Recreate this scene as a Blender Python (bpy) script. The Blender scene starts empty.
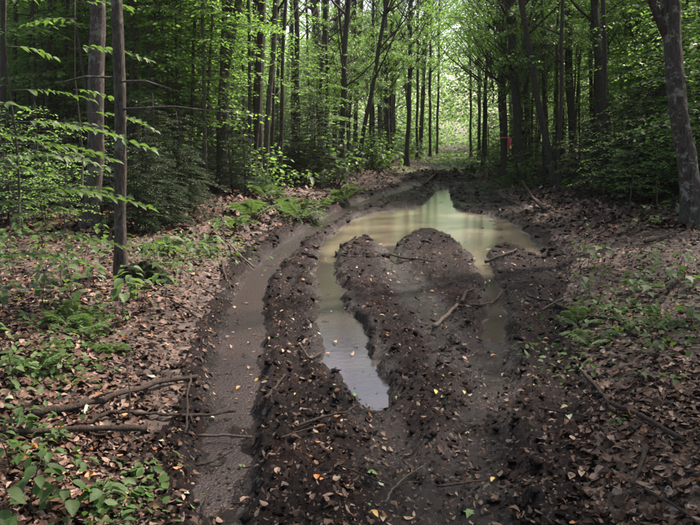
import bpy, math, random
import numpy as np
from mathutils import Vector, Matrix

# ------------------------------------------------------------------ camera, sky, sun, exposure
SC = bpy.context.scene
COL = SC.collection
PITCH = math.radians(10.86)
FPX, CAMZ = 680.0, 1.6
cam = bpy.data.cameras.new('camera')
cam.lens = FPX / 700.0 * 36.0
cam.sensor_width = 36.0
cam.clip_start = 0.05
cam.clip_end = 2000.0
cam_ob = bpy.data.objects.new('camera', cam)
COL.objects.link(cam_ob)
cam_ob.location = (0, 0, CAMZ)
cam_ob.rotation_euler = (math.radians(90) - PITCH, 0, 0)
SC.camera = cam_ob

SUN_ELEV, SUN_AZ = math.radians(54), math.radians(50)   # azimuth from +Y towards +X
world = bpy.data.worlds.new('World')
SC.world = world
world.use_nodes = True
wn = world.node_tree
sky = wn.nodes.new('ShaderNodeTexSky')
sky.sky_type = 'NISHITA'
sky.sun_disc = False
sky.sun_elevation = SUN_ELEV
sky.sun_rotation = SUN_AZ
sky.air_density = 1.0
sky.dust_density = 3.5
sky.ozone_density = 1.0
bg = wn.nodes['Background']
bg.inputs['Strength'].default_value = 0.15
wn.links.new(sky.outputs['Color'], bg.inputs['Color'])
sun = bpy.data.lights.new('sun', 'SUN')
sun.energy = 5.0
sun.angle = math.radians(1.8)
sun.color = (1.0, 0.95, 0.86)
sun_ob = bpy.data.objects.new('sun', sun)
COL.objects.link(sun_ob)
sd = Vector((math.sin(SUN_AZ) * math.cos(SUN_ELEV), math.cos(SUN_AZ) * math.cos(SUN_ELEV), math.sin(SUN_ELEV)))
sun_ob.rotation_euler = sd.to_track_quat('Z', 'Y').to_euler()

SC.view_settings.view_transform = 'Standard'
SC.view_settings.look = 'None'
SC.view_settings.gamma = 1.0
SC.view_settings.use_curve_mapping = False
SC.view_settings.exposure = 1.25
SC.view_settings.use_white_balance = True
SC.view_settings.white_balance_temperature = 7000
SC.view_settings.white_balance_tint = 19
SC.render.engine = 'CYCLES'
cy = SC.cycles
cy.use_denoising = True
cy.max_bounces = 10
cy.diffuse_bounces = 6
cy.volume_bounces = 0
cy.glossy_bounces = 3
cy.transmission_bounces = 8
cy.caustics_reflective = False
cy.caustics_refractive = False
cy.sample_clamp_indirect = 6.0

# ------------------------------------------------------------------ small tools
rng = np.random.default_rng(7)
random.seed(7)
CP, SP = math.cos(PITCH), math.sin(PITCH)


def ray(px, py):
    cx, cyy = (px - 350.0) / FPX, (262.5 - py) / FPX
    return np.array([cx, CP + SP * cyy, -SP + CP * cyy])


def ground_at(px, py, z=0.0):
    """where the line of sight through a photo pixel meets the level z: survey helper for real world positions"""
    d = ray(px, py)
    t = (z - CAMZ) / d[2]
    return float(d[0] * t), float(d[1] * t)


def to_px(x, y, z):
    f = y * CP - (z - CAMZ) * SP
    u = y * SP + (z - CAMZ) * CP
    return 350 + FPX * x / f, 262.5 - FPX * u / f


def x_at(px, y, z=0.0):
    return (px - 350.0) / FPX * (y * CP - (z - CAMZ) * SP)


def sstep(a, b, v):
    t = np.clip((v - a) / (b - a), 0, 1)
    return t * t * (3 - 2 * t)


def _hash(ix, iy, seed):
    h = (ix.astype(np.int64) * 374761393 + iy.astype(np.int64) * 668265263 + seed * 974634777) & 0xffffffff
    h = ((h ^ (h >> 13)) * 1274126177) & 0xffffffff
    return ((h ^ (h >> 16)) & 0xffff) / 65535.0


def vnoise(x, y, seed=0):
    x = np.asarray(x, float); y = np.asarray(y, float)
    ix, iy = np.floor(x), np.floor(y)
    fx, fy = x - ix, y - iy
    fx = fx * fx * (3 - 2 * fx); fy = fy * fy * (3 - 2 * fy)
    a, b = _hash(ix, iy, seed), _hash(ix + 1, iy, seed)
    c, d = _hash(ix, iy + 1, seed), _hash(ix + 1, iy + 1, seed)
    return (a + (b - a) * fx) * (1 - fy) + (c + (d - c) * fx) * fy


def fbm(x, y, seed=0, octv=4, gain=0.5):
    s, amp, tot = 0.0, 1.0, 0.0
    for k in range(octv):
        s = s + amp * (vnoise(x * 2 ** k, y * 2 ** k, seed + k * 17) * 2 - 1)
        tot += amp
        amp *= gain
    return s / tot


def mesh_np(name, V, faces, mat, smooth=True):
    """faces: list of int arrays (n,k) with k = 3 or 4"""
    me = bpy.data.meshes.new(name)
    V = np.asarray(V, np.float32)
    me.vertices.add(len(V))
    me.vertices.foreach_set('co', V.ravel())
    loops = np.concatenate([f.ravel() for f in faces]).astype(np.int32)
    counts = np.concatenate([np.full(len(f), f.shape[1], np.int32) for f in faces])
    starts = np.concatenate([[0], np.cumsum(counts)[:-1]]).astype(np.int32)
    me.loops.add(len(loops))
    me.loops.foreach_set('vertex_index', loops)
    me.polygons.add(len(counts))
    me.polygons.foreach_set('loop_start', starts)
    me.polygons.foreach_set('loop_total', counts)
    if smooth:
        me.polygons.foreach_set('use_smooth', np.ones(len(counts), bool))
    me.update(calc_edges=True)
    if mat:
        me.materials.append(mat)
    return me


class MB:
    def __init__(self):
        self.V, self.F, self.n = [], [], 0

    def add(self, V, faces):
        for f in faces:
            if len(f):
                self.F.append(np.asarray(f) + self.n)
        self.V.append(np.asarray(V, float))
        self.n += len(V)

    def tube(self, pts, rad, sides=8, rough=0.0, seed=0, flare=None):
        P = np.asarray(pts, float)
        R = np.asarray(rad, float)
        n = len(P)
        T = np.gradient(P, axis=0)
        T /= np.linalg.norm(T, axis=1)[:, None] + 1e-9
        ref = np.array([0.0, 0, 1]) if abs(T[0][2]) < 0.8 else np.array([1.0, 0, 0])
        ang = np.linspace(0, 2 * np.pi, sides, endpoint=False)
        V = []
        for i in range(n):
            u = np.cross(ref, T[i]); u /= np.linalg.norm(u) + 1e-9
            w = np.cross(T[i], u)
            rr = R[i] * np.ones(sides)
            if rough:
                rr = rr * (1 + rough * (2 * vnoise(ang * 2 + seed, np.full(sides, i * 0.7 + seed), 3) - 1))
            if flare is not None and flare[i] > 0:
                rr = rr * (1 + flare[i] * (0.5 + 0.9 * np.maximum(0, np.sin(ang * 2.0 + seed) * np.cos(ang * 1.5 + seed * 2))))
            V.append(P[i] + np.cos(ang)[:, None] * u * rr[:, None] + np.sin(ang)[:, None] * w * rr[:, None])
        V = np.concatenate(V)
        i = np.arange(n - 1)[:, None] * sides
        j = np.arange(sides)[None, :]
        jn = (j + 1) % sides
        F = np.stack([i + j, i + jn, i + sides + jn, i + sides + j], -1).reshape(-1, 4)
        caps = np.concatenate([V, P[[0]], P[[-1]]])
        c0, c1 = len(V), len(V) + 1
        jj = np.arange(sides); jk = (jj + 1) % sides
        t0 = np.stack([jk, jj, np.full(sides, c0)], -1)
        t1 = np.stack([(n - 1) * sides + jj, (n - 1) * sides + jk, np.full(sides, c1)], -1)
        self.add(caps, [F, np.concatenate([t0, t1])])

    def mesh(self, name, mat, smooth=True):
        return mesh_np(name, np.concatenate(self.V), self.F, mat, smooth)


# leaf templates: x across, y along, z normal
LEAF_S = (np.array([[0, 0, 0], [-.27, .32, .05], [-.2, .68, .04], [0, 1, -.03], [.2, .68, .04], [.27, .32, .05]]),
          np.array([[0, 3, 2, 1], [0, 5, 4, 3]]))
LEAF_C = (np.array([[0, 0, .05], [-.3, .22, .16], [-.22, .6, .02], [.06, 1, .12], [.24, .74, .10], [.28, .3, -.04]]),
          np.array([[0, 3, 2, 1], [0, 5, 4, 3]]))
def leaf_n(c1, c2, bend, sk):
    V = [[0, 0, bend * .6]]
    for yy, w in ((.22, .23), (.5, .30), (.78, .18)):
        z = bend * (2 * yy - 1) ** 2 * .6
        V += [[-w * (1 - sk * yy), yy, z + c1 * w], [sk * .1 * yy, yy, z], [w * (1 + sk * (yy - .5)), yy + .05 * sk, z + c2 * w]]
    V.append([sk * .15, 1, bend * .6])
    F3 = [[0, 2, 1], [0, 3, 2], [7, 8, 10], [8, 9, 10]]
    F4 = []
    for a in (1, 4):
        F4 += [[a, a + 1, a + 4, a + 3], [a + 1, a + 2, a + 5, a + 4]]
    F = F3 + [[q[0], q[1], q[2]] for q in F4] + [[q[0], q[2], q[3]] for q in F4]
    return np.array(V), np.array(F)


LEAF_N = [leaf_n(.5, .35, .12, .1), leaf_n(-.4, .7, .2, -.25), leaf_n(.9, .8, -.1, .3), leaf_n(.2, -.6, .28, 0)]
LEAF_D = (np.array([[0, 0, 0], [-.3, .42, .07], [0, 1, -.05], [.3, .42, .07]]), np.array([[0, 2, 1], [0, 3, 2]]))


def leaf_detail(wmax=.3, curl=.12, droop=.18, wav=0.0, point=1.0):
    ys = np.array([0, .1, .25, .42, .6, .76, .89, 1.0])
    ws = np.array([.0, .5, .88, 1.0, .88, .6, .26, 0]) * wmax
    V, F = [], []
    for k, (yy, w) in enumerate(zip(ys, ws)):
        z = -droop * yy * yy
        V += [[-w, yy, z + curl * w * 1.5 + wav * math.sin(k * 2.3)], [0, yy, z], [w, yy, z + curl * w * 1.5 + wav * math.cos(k * 1.9)]]
    for k in range(len(ys) - 1):
        a = 3 * k
        F += [[a, a + 1, a + 4, a + 3], [a + 1, a + 2, a + 5, a + 4]]
    return np.array(V), np.array(F)


def leaf_maple():
    out = [(0, 0), (.1, -.02), (.34, .02), (.25, .2), (.52, .4), (.27, .43), (.2, .55), (.12, .72), (0, 1)]
    pts = out + [(-x, y) for x, y in reversed(out[1:-1])]
    V = [[0, .38, 0]] + [[x, y, .10 * abs(x) - .1 * y * y] for x, y in pts]
    n = len(pts)
    F = np.array([[0, 1 + k, 1 + (k + 1) % n] for k in range(n)])
    return np.array(V), F


def leafcloud(pos, d, nrm, L, W, tpl=LEAF_S):
    """many leaves at once; W is a width factor on the template"""
    T, F = tpl
    d = d / (np.linalg.norm(d, axis=1)[:, None] + 1e-9)
    x = np.cross(d, nrm); x /= np.linalg.norm(x, axis=1)[:, None] + 1e-9
    z = np.cross(x, d)
    L = np.asarray(L)[:, None, None]; W = np.asarray(W)[:, None, None]
    V = pos[:, None, :] + T[None, :, 0:1] * L * W * x[:, None, :] + T[None, :, 1:2] * L * d[:, None, :] + T[None, :, 2:3] * L * z[:, None, :]
    k = len(T)
    FF = (F[None] + (np.arange(len(pos)) * k)[:, None, None]).reshape(-1, F.shape[1])
    return V.reshape(-1, 3), FF


def rnd_normals(n, tilt):
    v = rng.normal(0, tilt, (n, 3))
    v[:, 2] = 1.0
    return v / np.linalg.norm(v, axis=1)[:, None]


def link(name, data, parent=None, loc=(0, 0, 0), rot=(0, 0, 0), scale=(1, 1, 1)):
    o = bpy.data.objects.new(name, data)
    COL.objects.link(o)
    o.parent = parent
    o.location = loc
    o.rotation_euler = rot
    o.scale = scale
    return o


LABELS = set()


def tag(o, label, cat, group=None):
    if label in LABELS:
        print('DUPLICATE LABEL', label)
    LABELS.add(label)
    o['label'] = label
    o['category'] = cat
    if group:
        o['group'] = group
    return o


def struct(o, kind='structure'):
    o['kind'] = kind
    return o


# ------------------------------------------------------------------ materials
def nt(name):
    m = bpy.data.materials.new(name)
    m.use_nodes = True
    return m, m.node_tree.nodes, m.node_tree.links, m.node_tree.nodes['Principled BSDF']


def ramp(nodes, stops):
    r = nodes.new('ShaderNodeValToRGB')
    el = r.color_ramp.elements
    while len(el) < len(stops):
        el.new(0.5)
    for e, (p, c) in zip(el, stops):
        e.position = p
        e.color = (*c, 1)
    return r


def noise(nodes, links, scale, detail=5, rough=0.55, coord=None, dist=0.0):
    n = nodes.new('ShaderNodeTexNoise')
    n.inputs['Scale'].default_value = scale
    n.inputs['Detail'].default_value = detail
    n.inputs['Roughness'].default_value = rough
    n.inputs['Distortion'].default_value = dist
    if coord is not None:
        links.new(coord, n.inputs['Vector'])
    return n


def mat_leaf(name, stops, trans=(0.19, 0.39, 0.06), rough=0.42, tfac=0.5, spec=0.5):
    m, N, L, p = nt(name)
    g = N.new('ShaderNodeNewGeometry')
    oi = N.new('ShaderNodeObjectInfo')
    a = N.new('ShaderNodeMath'); a.operation = 'MULTIPLY_ADD'
    a.inputs[1].default_value = 0.55
    b = N.new('ShaderNodeMath'); b.operation = 'MULTIPLY'
    b.inputs[1].default_value = 0.45
    L.new(oi.outputs['Random'], b.inputs[0])
    L.new(g.outputs['Random Per Island'], a.inputs[0])
    L.new(b.outputs[0], a.inputs[2])
    r = ramp(N, stops)
    L.new(a.outputs[0], r.inputs['Fac'])
    L.new(r.outputs['Color'], p.inputs['Base Color'])
    p.inputs['Roughness'].default_value = rough
    p.inputs['Specular IOR Level'].default_value = spec
    t = N.new('ShaderNodeBsdfTranslucent')
    mx = N.new('ShaderNodeMix'); mx.data_type = 'RGBA'; mx.blend_type = 'MULTIPLY'
    mx.inputs['Factor'].default_value = 1.0
    rt = ramp(N, [(0, tuple(c * 0.75 for c in trans)), (1, tuple(c * 1.2 for c in trans))])
    L.new(a.outputs[0], rt.inputs['Fac'])
    L.new(rt.outputs['Color'], t.inputs['Color'])
    ms = N.new('ShaderNodeMixShader')
    ms.inputs['Fac'].default_value = tfac
    L.new(p.outputs[0], ms.inputs[1])
    L.new(t.outputs[0], ms.inputs[2])
    N.remove(mx)
    L.new(ms.outputs[0], N['Material Output'].inputs['Surface'])
    return m


def mat_bark(name, dark, light, scale=9.0, lichen=None, lichen_amt=0.6):
    m, N, L, p = nt(name)
    tc = N.new('ShaderNodeTexCoord')
    mp = N.new('ShaderNodeMapping')
    mp.inputs['Scale'].default_value = (1, 1, 0.28)
    L.new(tc.outputs['Object'], mp.inputs['Vector'])
    n = noise(N, L, scale * 4.5, 9, 0.7, mp.outputs[0], 0.6)
    n2 = noise(N, L, 3.0, 4, 0.6, tc.outputs['Object'])
    r = ramp(N, [(0.34, dark), (0.62, light)])
    L.new(n.outputs['Fac'], r.inputs['Fac'])
    out = r.outputs['Color']
    if lichen:
        mx = N.new('ShaderNodeMix'); mx.data_type = 'RGBA'
        r2 = ramp(N, [(lichen_amt, (0, 0, 0)), (lichen_amt + 0.06, (.75, .75, .75))])
        n3 = noise(N, L, 7.0, 6, 0.7, tc.outputs['Object'])
        L.new(n3.outputs['Fac'], r2.inputs['Fac'])
        L.new(r2.outputs['Color'], mx.inputs['Factor'])
        L.new(out, mx.inputs['A'])
        mx.inputs['B'].default_value = (*lichen, 1)
        out = mx.outputs['Result']
    L.new(out, p.inputs['Base Color'])
    p.inputs['Roughness'].default_value = 0.85
    p.inputs['Specular IOR Level'].default_value = 0.25
    bm = N.new('ShaderNodeBump')
    bm.inputs['Strength'].default_value = 1.0
    bm.inputs['Distance'].default_value = 0.03
    L.new(n.outputs['Fac'], bm.inputs['Height'])
    L.new(bm.outputs[0], p.inputs['Normal'])
    return m


def mat_mud(name):
    m, N, L, p = nt(name)
    g = N.new('ShaderNodeNewGeometry')
    n1 = noise(N, L, 2.2, 5, 0.6, g.outputs['Position'])
    n2 = noise(N, L, 38.0, 7, 0.7, g.outputs['Position'], 0.3)
    n3 = noise(N, L, 140.0, 4, 0.7, g.outputs['Position'])
    r = ramp(N, [(0.38, (0.002, 0.0009, 0.0008)), (0.5, (0.0075, 0.0034, 0.0028)), (0.67, (0.031, 0.0152, 0.0122))])
    mx = N.new('ShaderNodeMath'); mx.operation = 'MULTIPLY_ADD'; mx.inputs[1].default_value = 0.6
    mm = N.new('ShaderNodeMath'); mm.operation = 'MULTIPLY'; mm.inputs[1].default_value = 0.4
    L.new(n1.outputs['Fac'], mm.inputs[0])
    L.new(n2.outputs['Fac'], mx.inputs[0]); L.new(mm.outputs[0], mx.inputs[2])
    L.new(mx.outputs[0], r.inputs['Fac'])
    # pale and rusty plant bits worked into the mud
    vo = N.new('ShaderNodeTexVoronoi'); vo.inputs['Scale'].default_value = 46
    L.new(g.outputs['Position'], vo.inputs['Vector'])
    sep = N.new('ShaderNodeSeparateColor'); L.new(vo.outputs['Color'], sep.inputs[0])
    gt = N.new('ShaderNodeMath'); gt.operation = 'GREATER_THAN'; gt.inputs[1].default_value = 0.86
    L.new(sep.outputs[0], gt.inputs[0])
    lt = N.new('ShaderNodeMath'); lt.operation = 'LESS_THAN'; lt.inputs[1].default_value = 0.34
    L.new(vo.outputs['Distance'], lt.inputs[0])
    mu = N.new('ShaderNodeMath'); mu.operation = 'MULTIPLY'
    L.new(gt.outputs[0], mu.inputs[0]); L.new(lt.outputs[0], mu.inputs[1])
    rc = ramp(N, [(0.0, (0.10, 0.06, 0.04)), (0.5, (0.17, 0.115, 0.08)), (1.0, (0.06, 0.045, 0.035))])
    L.new(sep.outputs[1], rc.inputs['Fac'])
    mc = N.new('ShaderNodeMix'); mc.data_type = 'RGBA'
    L.new(mu.outputs[0], mc.inputs['Factor']); L.new(r.outputs['Color'], mc.inputs['A']); L.new(rc.outputs['Color'], mc.inputs['B'])
    L.new(mc.outputs['Result'], p.inputs['Base Color'])
    rr = N.new('ShaderNodeMapRange')
    rr.inputs['From Min'].default_value = 0.35; rr.inputs['From Max'].default_value = 0.65
    rr.inputs['To Min'].default_value = 0.28; rr.inputs['To Max'].default_value = 0.75
    L.new(n1.outputs['Fac'], rr.inputs['Value'])
    wa = N.new('ShaderNodeAttribute'); wa.attribute_name = 'wet'
    wr = N.new('ShaderNodeMix'); wr.data_type = 'FLOAT'
    L.new(wa.outputs['Fac'], wr.inputs[0]); L.new(rr.outputs[0], wr.inputs[2]); wr.inputs[3].default_value = 0.27
    L.new(wr.outputs[0], p.inputs['Roughness'])
    ws = N.new('ShaderNodeMapRange'); ws.inputs['To Min'].default_value = 0.11; ws.inputs['To Max'].default_value = 0.4
    L.new(wa.outputs['Fac'], ws.inputs['Value']); L.new(ws.outputs[0], p.inputs['Specular IOR Level'])
    b1 = N.new('ShaderNodeBump'); b1.inputs['Strength'].default_value = 0.85; b1.inputs['Distance'].default_value = 0.03
    b2 = N.new('ShaderNodeBump'); b2.inputs['Strength'].default_value = 0.6; b2.inputs['Distance'].default_value = 0.005
    L.new(n2.outputs['Fac'], b1.inputs['Height']); L.new(n3.outputs['Fac'], b2.inputs['Height'])
    L.new(b1.outputs[0], b2.inputs['Normal']); L.new(b2.outputs[0], p.inputs['Normal'])
    return m


def mat_soil(name):
    m, N, L, p = nt(name)
    g = N.new('ShaderNodeNewGeometry')
    vo = N.new('ShaderNodeTexVoronoi'); vo.inputs['Scale'].default_value = 20
    n0 = noise(N, L, 9, 4, 0.6, g.outputs['Position'])
    vm = N.new('ShaderNodeVectorMath'); vm.operation = 'MULTIPLY_ADD'
    vm.inputs[1].default_value = (.12, .12, .12)
    L.new(n0.outputs['Color'], vm.inputs[0]); L.new(g.outputs['Position'], vm.inputs[2])
    L.new(vm.outputs[0], vo.inputs['Vector'])
    sep = N.new('ShaderNodeSeparateColor'); L.new(vo.outputs['Color'], sep.inputs[0])
    r = ramp(N, [(0.0, (0.012, 0.007, 0.005)), (0.45, (0.036, 0.020, 0.0135)), (0.8, (0.07, 0.041, 0.028)), (1.0, (0.13, 0.082, 0.06))])
    L.new(sep.outputs[0], r.inputs['Fac'])
    L.new(r.outputs['Color'], p.inputs['Base Color'])
    p.inputs['Roughness'].default_value = 0.75
    b = N.new('ShaderNodeBump'); b.inputs['Strength'].default_value = 0.8; b.inputs['Distance'].default_value = 0.02
    n2 = noise(N, L, 30, 6, 0.65, g.outputs['Position'])
    L.new(n2.outputs['Fac'], b.inputs['Height']); L.new(b.outputs[0], p.inputs['Normal'])
    return m


def mat_water(name, col0, col1, rough, bump, dist=0.004, scale=14):
    m, N, L, p = nt(name)
    g = N.new('ShaderNodeNewGeometry')
    at = N.new('ShaderNodeAttribute'); at.attribute_name = 'silt'
    n1 = noise(N, L, 1.6, 4, 0.6, g.outputs['Position'])
    mx = N.new('ShaderNodeMix'); mx.data_type = 'RGBA'
    L.new(at.outputs['Fac'], mx.inputs['Factor'])
    mx.inputs['A'].default_value = (*col0, 1); mx.inputs['B'].default_value = (*col1, 1)
    m2 = N.new('ShaderNodeMix'); m2.data_type = 'RGBA'; m2.blend_type = 'MULTIPLY'; m2.inputs['Factor'].default_value = 0.5
    r = ramp(N, [(0.3, (.55, .55, .55)), (0.7, (1.15, 1.12, 1.1))])
    L.new(n1.outputs['Fac'], r.inputs['Fac'])
    L.new(mx.outputs['Result'], m2.inputs['A']); L.new(r.outputs['Color'], m2.inputs['B'])
    L.new(m2.outputs['Result'], p.inputs['Base Color'])
    p.inputs['Roughness'].default_value = rough
    p.inputs['IOR'].default_value = 1.5
    p.inputs['Specular IOR Level'].default_value = 0.5
    b = N.new('ShaderNodeBump'); b.inputs['Strength'].default_value = bump; b.inputs['Distance'].default_value = dist
    n2 = noise(N, L, scale, 5, 0.6, g.outputs['Position'])
    L.new(n2.outputs['Fac'], b.inputs['Height']); L.new(b.outputs[0], p.inputs['Normal'])
    return m


def mat_litter(name, stops, rough=0.6, tfac=0.12):
    m, N, L, p = nt(name)
    g = N.new('ShaderNodeNewGeometry')
    r = ramp(N, stops)
    L.new(g.outputs['Random Per Island'], r.inputs['Fac'])
    n = noise(N, L, 60, 4, 0.6, g.outputs['Position'])
    rr = ramp(N, [(0.35, (.6, .58, .56)), (0.65, (1.1, 1.1, 1.1))])
    L.new(n.outputs['Fac'], rr.inputs['Fac'])
    mx = N.new('ShaderNodeMix'); mx.data_type = 'RGBA'; mx.blend_type = 'MULTIPLY'; mx.inputs['Factor'].default_value = 0.8
    L.new(r.outputs['Color'], mx.inputs['A']); L.new(rr.outputs['Color'], mx.inputs['B'])
    nb = noise(N, L, 1.1, 4, 0.65, g.outputs['Position'])
    rb = ramp(N, [(0.36, (.42, .40, .39)), (0.62, (1.12, 1.12, 1.12))])
    L.new(nb.outputs['Fac'], rb.inputs['Fac'])
    mb_ = N.new('ShaderNodeMix'); mb_.data_type = 'RGBA'; mb_.blend_type = 'MULTIPLY'; mb_.inputs['Factor'].default_value = 1.0
    L.new(mx.outputs['Result'], mb_.inputs['A']); L.new(rb.outputs['Color'], mb_.inputs['B'])
    L.new(mb_.outputs['Result'], p.inputs['Base Color'])
    p.inputs['Roughness'].default_value = rough
    p.inputs['Specular IOR Level'].default_value = 0.15
    return m


def mat_plain(name, c, rough=0.7, var=0.35, scale=25, spec=0.4, bump=0.3):
    m, N, L, p = nt(name)
    tc = N.new('ShaderNodeTexCoord')
    n = noise(N, L, scale, 5, 0.6, tc.outputs['Object'])
    r = ramp(N, [(0.3, tuple(v * (1 - var) for v in c)), (0.7, tuple(min(1, v * (1 + var)) for v in c))])
    L.new(n.outputs['Fac'], r.inputs['Fac'])
    L.new(r.outputs['Color'], p.inputs['Base Color'])
    p.inputs['Roughness'].default_value = rough
    p.inputs['Specular IOR Level'].default_value = spec
    b = N.new('ShaderNodeBump'); b.inputs['Strength'].default_value = bump; b.inputs['Distance'].default_value = 0.006
    L.new(n.outputs['Fac'], b.inputs['Height']); L.new(b.outputs[0], p.inputs['Normal'])
    return m


M = {}
M['mud'] = mat_mud('wet_mud')
M['soil'] = mat_soil('forest_soil')
M['water'] = mat_water('silty_water', (0.05, 0.043, 0.039), (0.20, 0.17, 0.122), 0.11, 0.35, 0.004, 16)
M['slurry'] = mat_water('mud_slurry', (0.026, 0.0155, 0.0145), (0.026, 0.0155, 0.0145), 0.30, 0.9, 0.008, 60)
M['litter'] = mat_litter('dead_leaves', [(0, (0.028, 0.016, 0.010)), (0.3, (0.055, 0.029, 0.019)), (0.55, (0.10, 0.056, 0.039)),
                                         (0.8, (0.19, 0.118, 0.09)), (0.95, (0.33, 0.235, 0.19)), (1, (0.24, 0.09, 0.03))])
M['mudlitter'] = mat_litter('wet_leaf_bits', [(0, (0.028, 0.02, 0.016)), (0.45, (0.065, 0.042, 0.03)), (0.72, (0.13, 0.085, 0.06)),
                                              (0.93, (0.30, 0.24, 0.18)), (1, (0.2, 0.09, 0.03))], 0.45)
M['leaf'] = mat_leaf('broad_leaf', [(0, (0.040, 0.088, 0.025)), (0.5, (0.065, 0.135, 0.034)), (1, (0.10, 0.18, 0.042))])
M['leaf_far'] = mat_leaf('far_leaf', [(0, (0.045, 0.095, 0.028)), (0.5, (0.07, 0.14, 0.038)), (1, (0.10, 0.18, 0.046))], (0.23, 0.44, 0.09), 0.45, .5)
M['leaf_near'] = mat_leaf('glossy_young_leaf', [(0, (0.035, 0.075, 0.025)), (1, (0.07, 0.13, 0.04))], (0.14, 0.28, 0.04), 0.5, 0.35, 0.32)
def add_veins(m):
    N, L = m.node_tree.nodes, m.node_tree.links
    p = N['Principled BSDF']
    src = p.inputs['Base Color'].links[0].from_socket
    tc = N.new('ShaderNodeTexCoord')
    sx = N.new('ShaderNodeSeparateXYZ'); L.new(tc.outputs['Object'], sx.inputs[0])
    ab = N.new('ShaderNodeMath'); ab.operation = 'ABSOLUTE'; L.new(sx.outputs['X'], ab.inputs[0])
    ma = N.new('ShaderNodeMath'); ma.operation = 'MULTIPLY_ADD'; ma.inputs[1].default_value = -.75   # side veins slant forward
    L.new(ab.outputs[0], ma.inputs[0]); L.new(sx.outputs['Y'], ma.inputs[2])
    fr = N.new('ShaderNodeMath'); fr.operation = 'SINE'
    mu = N.new('ShaderNodeMath'); mu.operation = 'MULTIPLY'; mu.inputs[1].default_value = 68
    L.new(ma.outputs[0], mu.inputs[0]); L.new(mu.outputs[0], fr.inputs[0])
    nz = noise(N, L, 9, 5, .65, tc.outputs['Object'])
    ad = N.new('ShaderNodeMath'); ad.operation = 'MULTIPLY_ADD'; ad.inputs[1].default_value = .10
    L.new(fr.outputs[0], ad.inputs[0]); L.new(nz.outputs['Fac'], ad.inputs[2])
    r = ramp(N, [(.25, (.55, .6, .5)), (.75, (1.3, 1.25, 1.15))])
    L.new(ad.outputs[0], r.inputs['Fac'])
    mx = N.new('ShaderNodeMix'); mx.data_type = 'RGBA'; mx.blend_type = 'MULTIPLY'; mx.inputs['Factor'].default_value = 1
    L.new(src, mx.inputs['A']); L.new(r.outputs['Color'], mx.inputs['B']); L.new(mx.outputs['Result'], p.inputs['Base Color'])
    b = N.new('ShaderNodeBump'); b.inputs['Strength'].default_value = .5; b.inputs['Distance'].default_value = .004
    L.new(ad.outputs[0], b.inputs['Height']); L.new(b.outputs[0], p.inputs['Normal'])


add_veins(M['leaf_near'])
M['needle'] = mat_leaf('evergreen_needle', [(0, (0.014, 0.030, 0.013)), (1, (0.030, 0.058, 0.022))], (0.03, 0.06, 0.02), 0.5, 0.12, 0.3)
M['fern'] = mat_leaf('fern_green', [(0, (0.035, 0.075, 0.022)), (1, (0.065, 0.125, 0.032))], (0.11, 0.21, 0.035), 0.55, 0.35, 0.25)
M['bark_dark'] = mat_bark('dark_bark', (0.022, 0.018, 0.015), (0.075, 0.062, 0.052), 9)
M['bark_grey'] = mat_bark('grey_bark', (0.018, 0.015, 0.012), (0.12, 0.10, 0.086), 10, (0.19, 0.19, 0.16), 0.55)
M['bark_pale'] = mat_bark('pale_flaking_bark', (0.022, 0.018, 0.015), (0.10, 0.082, 0.07), 8, (0.27, 0.25, 0.22), 0.54)
M['stick'] = mat_bark('weathered_wood', (0.028, 0.02, 0.016), (0.10, 0.075, 0.058), 20)
M['stick_pale'] = mat_bark('pale_bare_wood', (0.09, 0.07, 0.055), (0.25, 0.2, 0.16), 20)
M['stem'] = mat_bark('sapling_stem', (0.04, 0.035, 0.03), (0.11, 0.095, 0.08), 12)
M['moss'] = mat_plain('moss', (0.012, 0.015, 0.007), 0.95, 0.6, 30, 0.1, 1.0)
M['tape'] = mat_plain('pink_tape', (0.75, 0.10, 0.14), 0.4, 0.1)

# ------------------------------------------------------------------ the lie of the land
ZW = -0.048          # water in puddle and ruts
ZS = -0.05         # slurry in the long rut


def rut(rows, z):
    c, w = [], []
    for y, a, b in rows:
        pa, pb = np.array(ground_at(a, y, z)), np.array(ground_at(b, y, z))
        c.append((pa + pb) / 2)
        w.append(max(0.06, np.linalg.norm(pb - pa) / 2))
    return np.array(c), np.array(w)


RUT_L = rut([(640, 180, 250), (525, 196, 252), (470, 198, 255), (430, 206, 258), (390, 209, 262), (350, 216, 262), (320, 226, 265),
             (300, 233, 264), (280, 244, 272), (262, 258, 288), (245, 280, 305), (228, 306, 328), (212, 334, 356), (202, 358, 378),
             (194, 382, 402), (187, 406, 424)], ZS)
RUT_M = rut([(236, 325, 352), (250, 317, 340), (265, 315, 336), (285, 315, 341), (310, 315, 352), (335, 317, 365), (355, 320, 377),
             (375, 326, 391), (395, 343, 396), (406, 362, 392)], ZW)
RUT_R = rut([(250, 462, 490), (265, 475, 492), (280, 481, 497), (300, 485, 505), (320, 486, 508), (338, 482, 504)], ZW)
RUT_R2 = rut([(338, 474, 512), (380, 464, 508), (425, 452, 502), (470, 440, 500), (540, 430, 500)], -0.02)
RUT_M2 = rut([(400, 350, 396), (440, 366, 418), (480, 375, 430), (560, 380, 445)], -0.02)
RUT_S = rut([(236, 372, 396), (252, 376, 402), (270, 382, 410), (295, 396, 432), (330, 418, 460), (370, 440, 480)], -0.03)
RUT_T = rut([(232, 378, 396), (246, 383, 397), (258, 387, 398), (266, 390, 399)], ZW)
RUT_F = rut([(214, 412, 462), (207, 420, 456), (200, 428, 452), (193, 434, 450), (188, 437, 450)], ZW)
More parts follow.
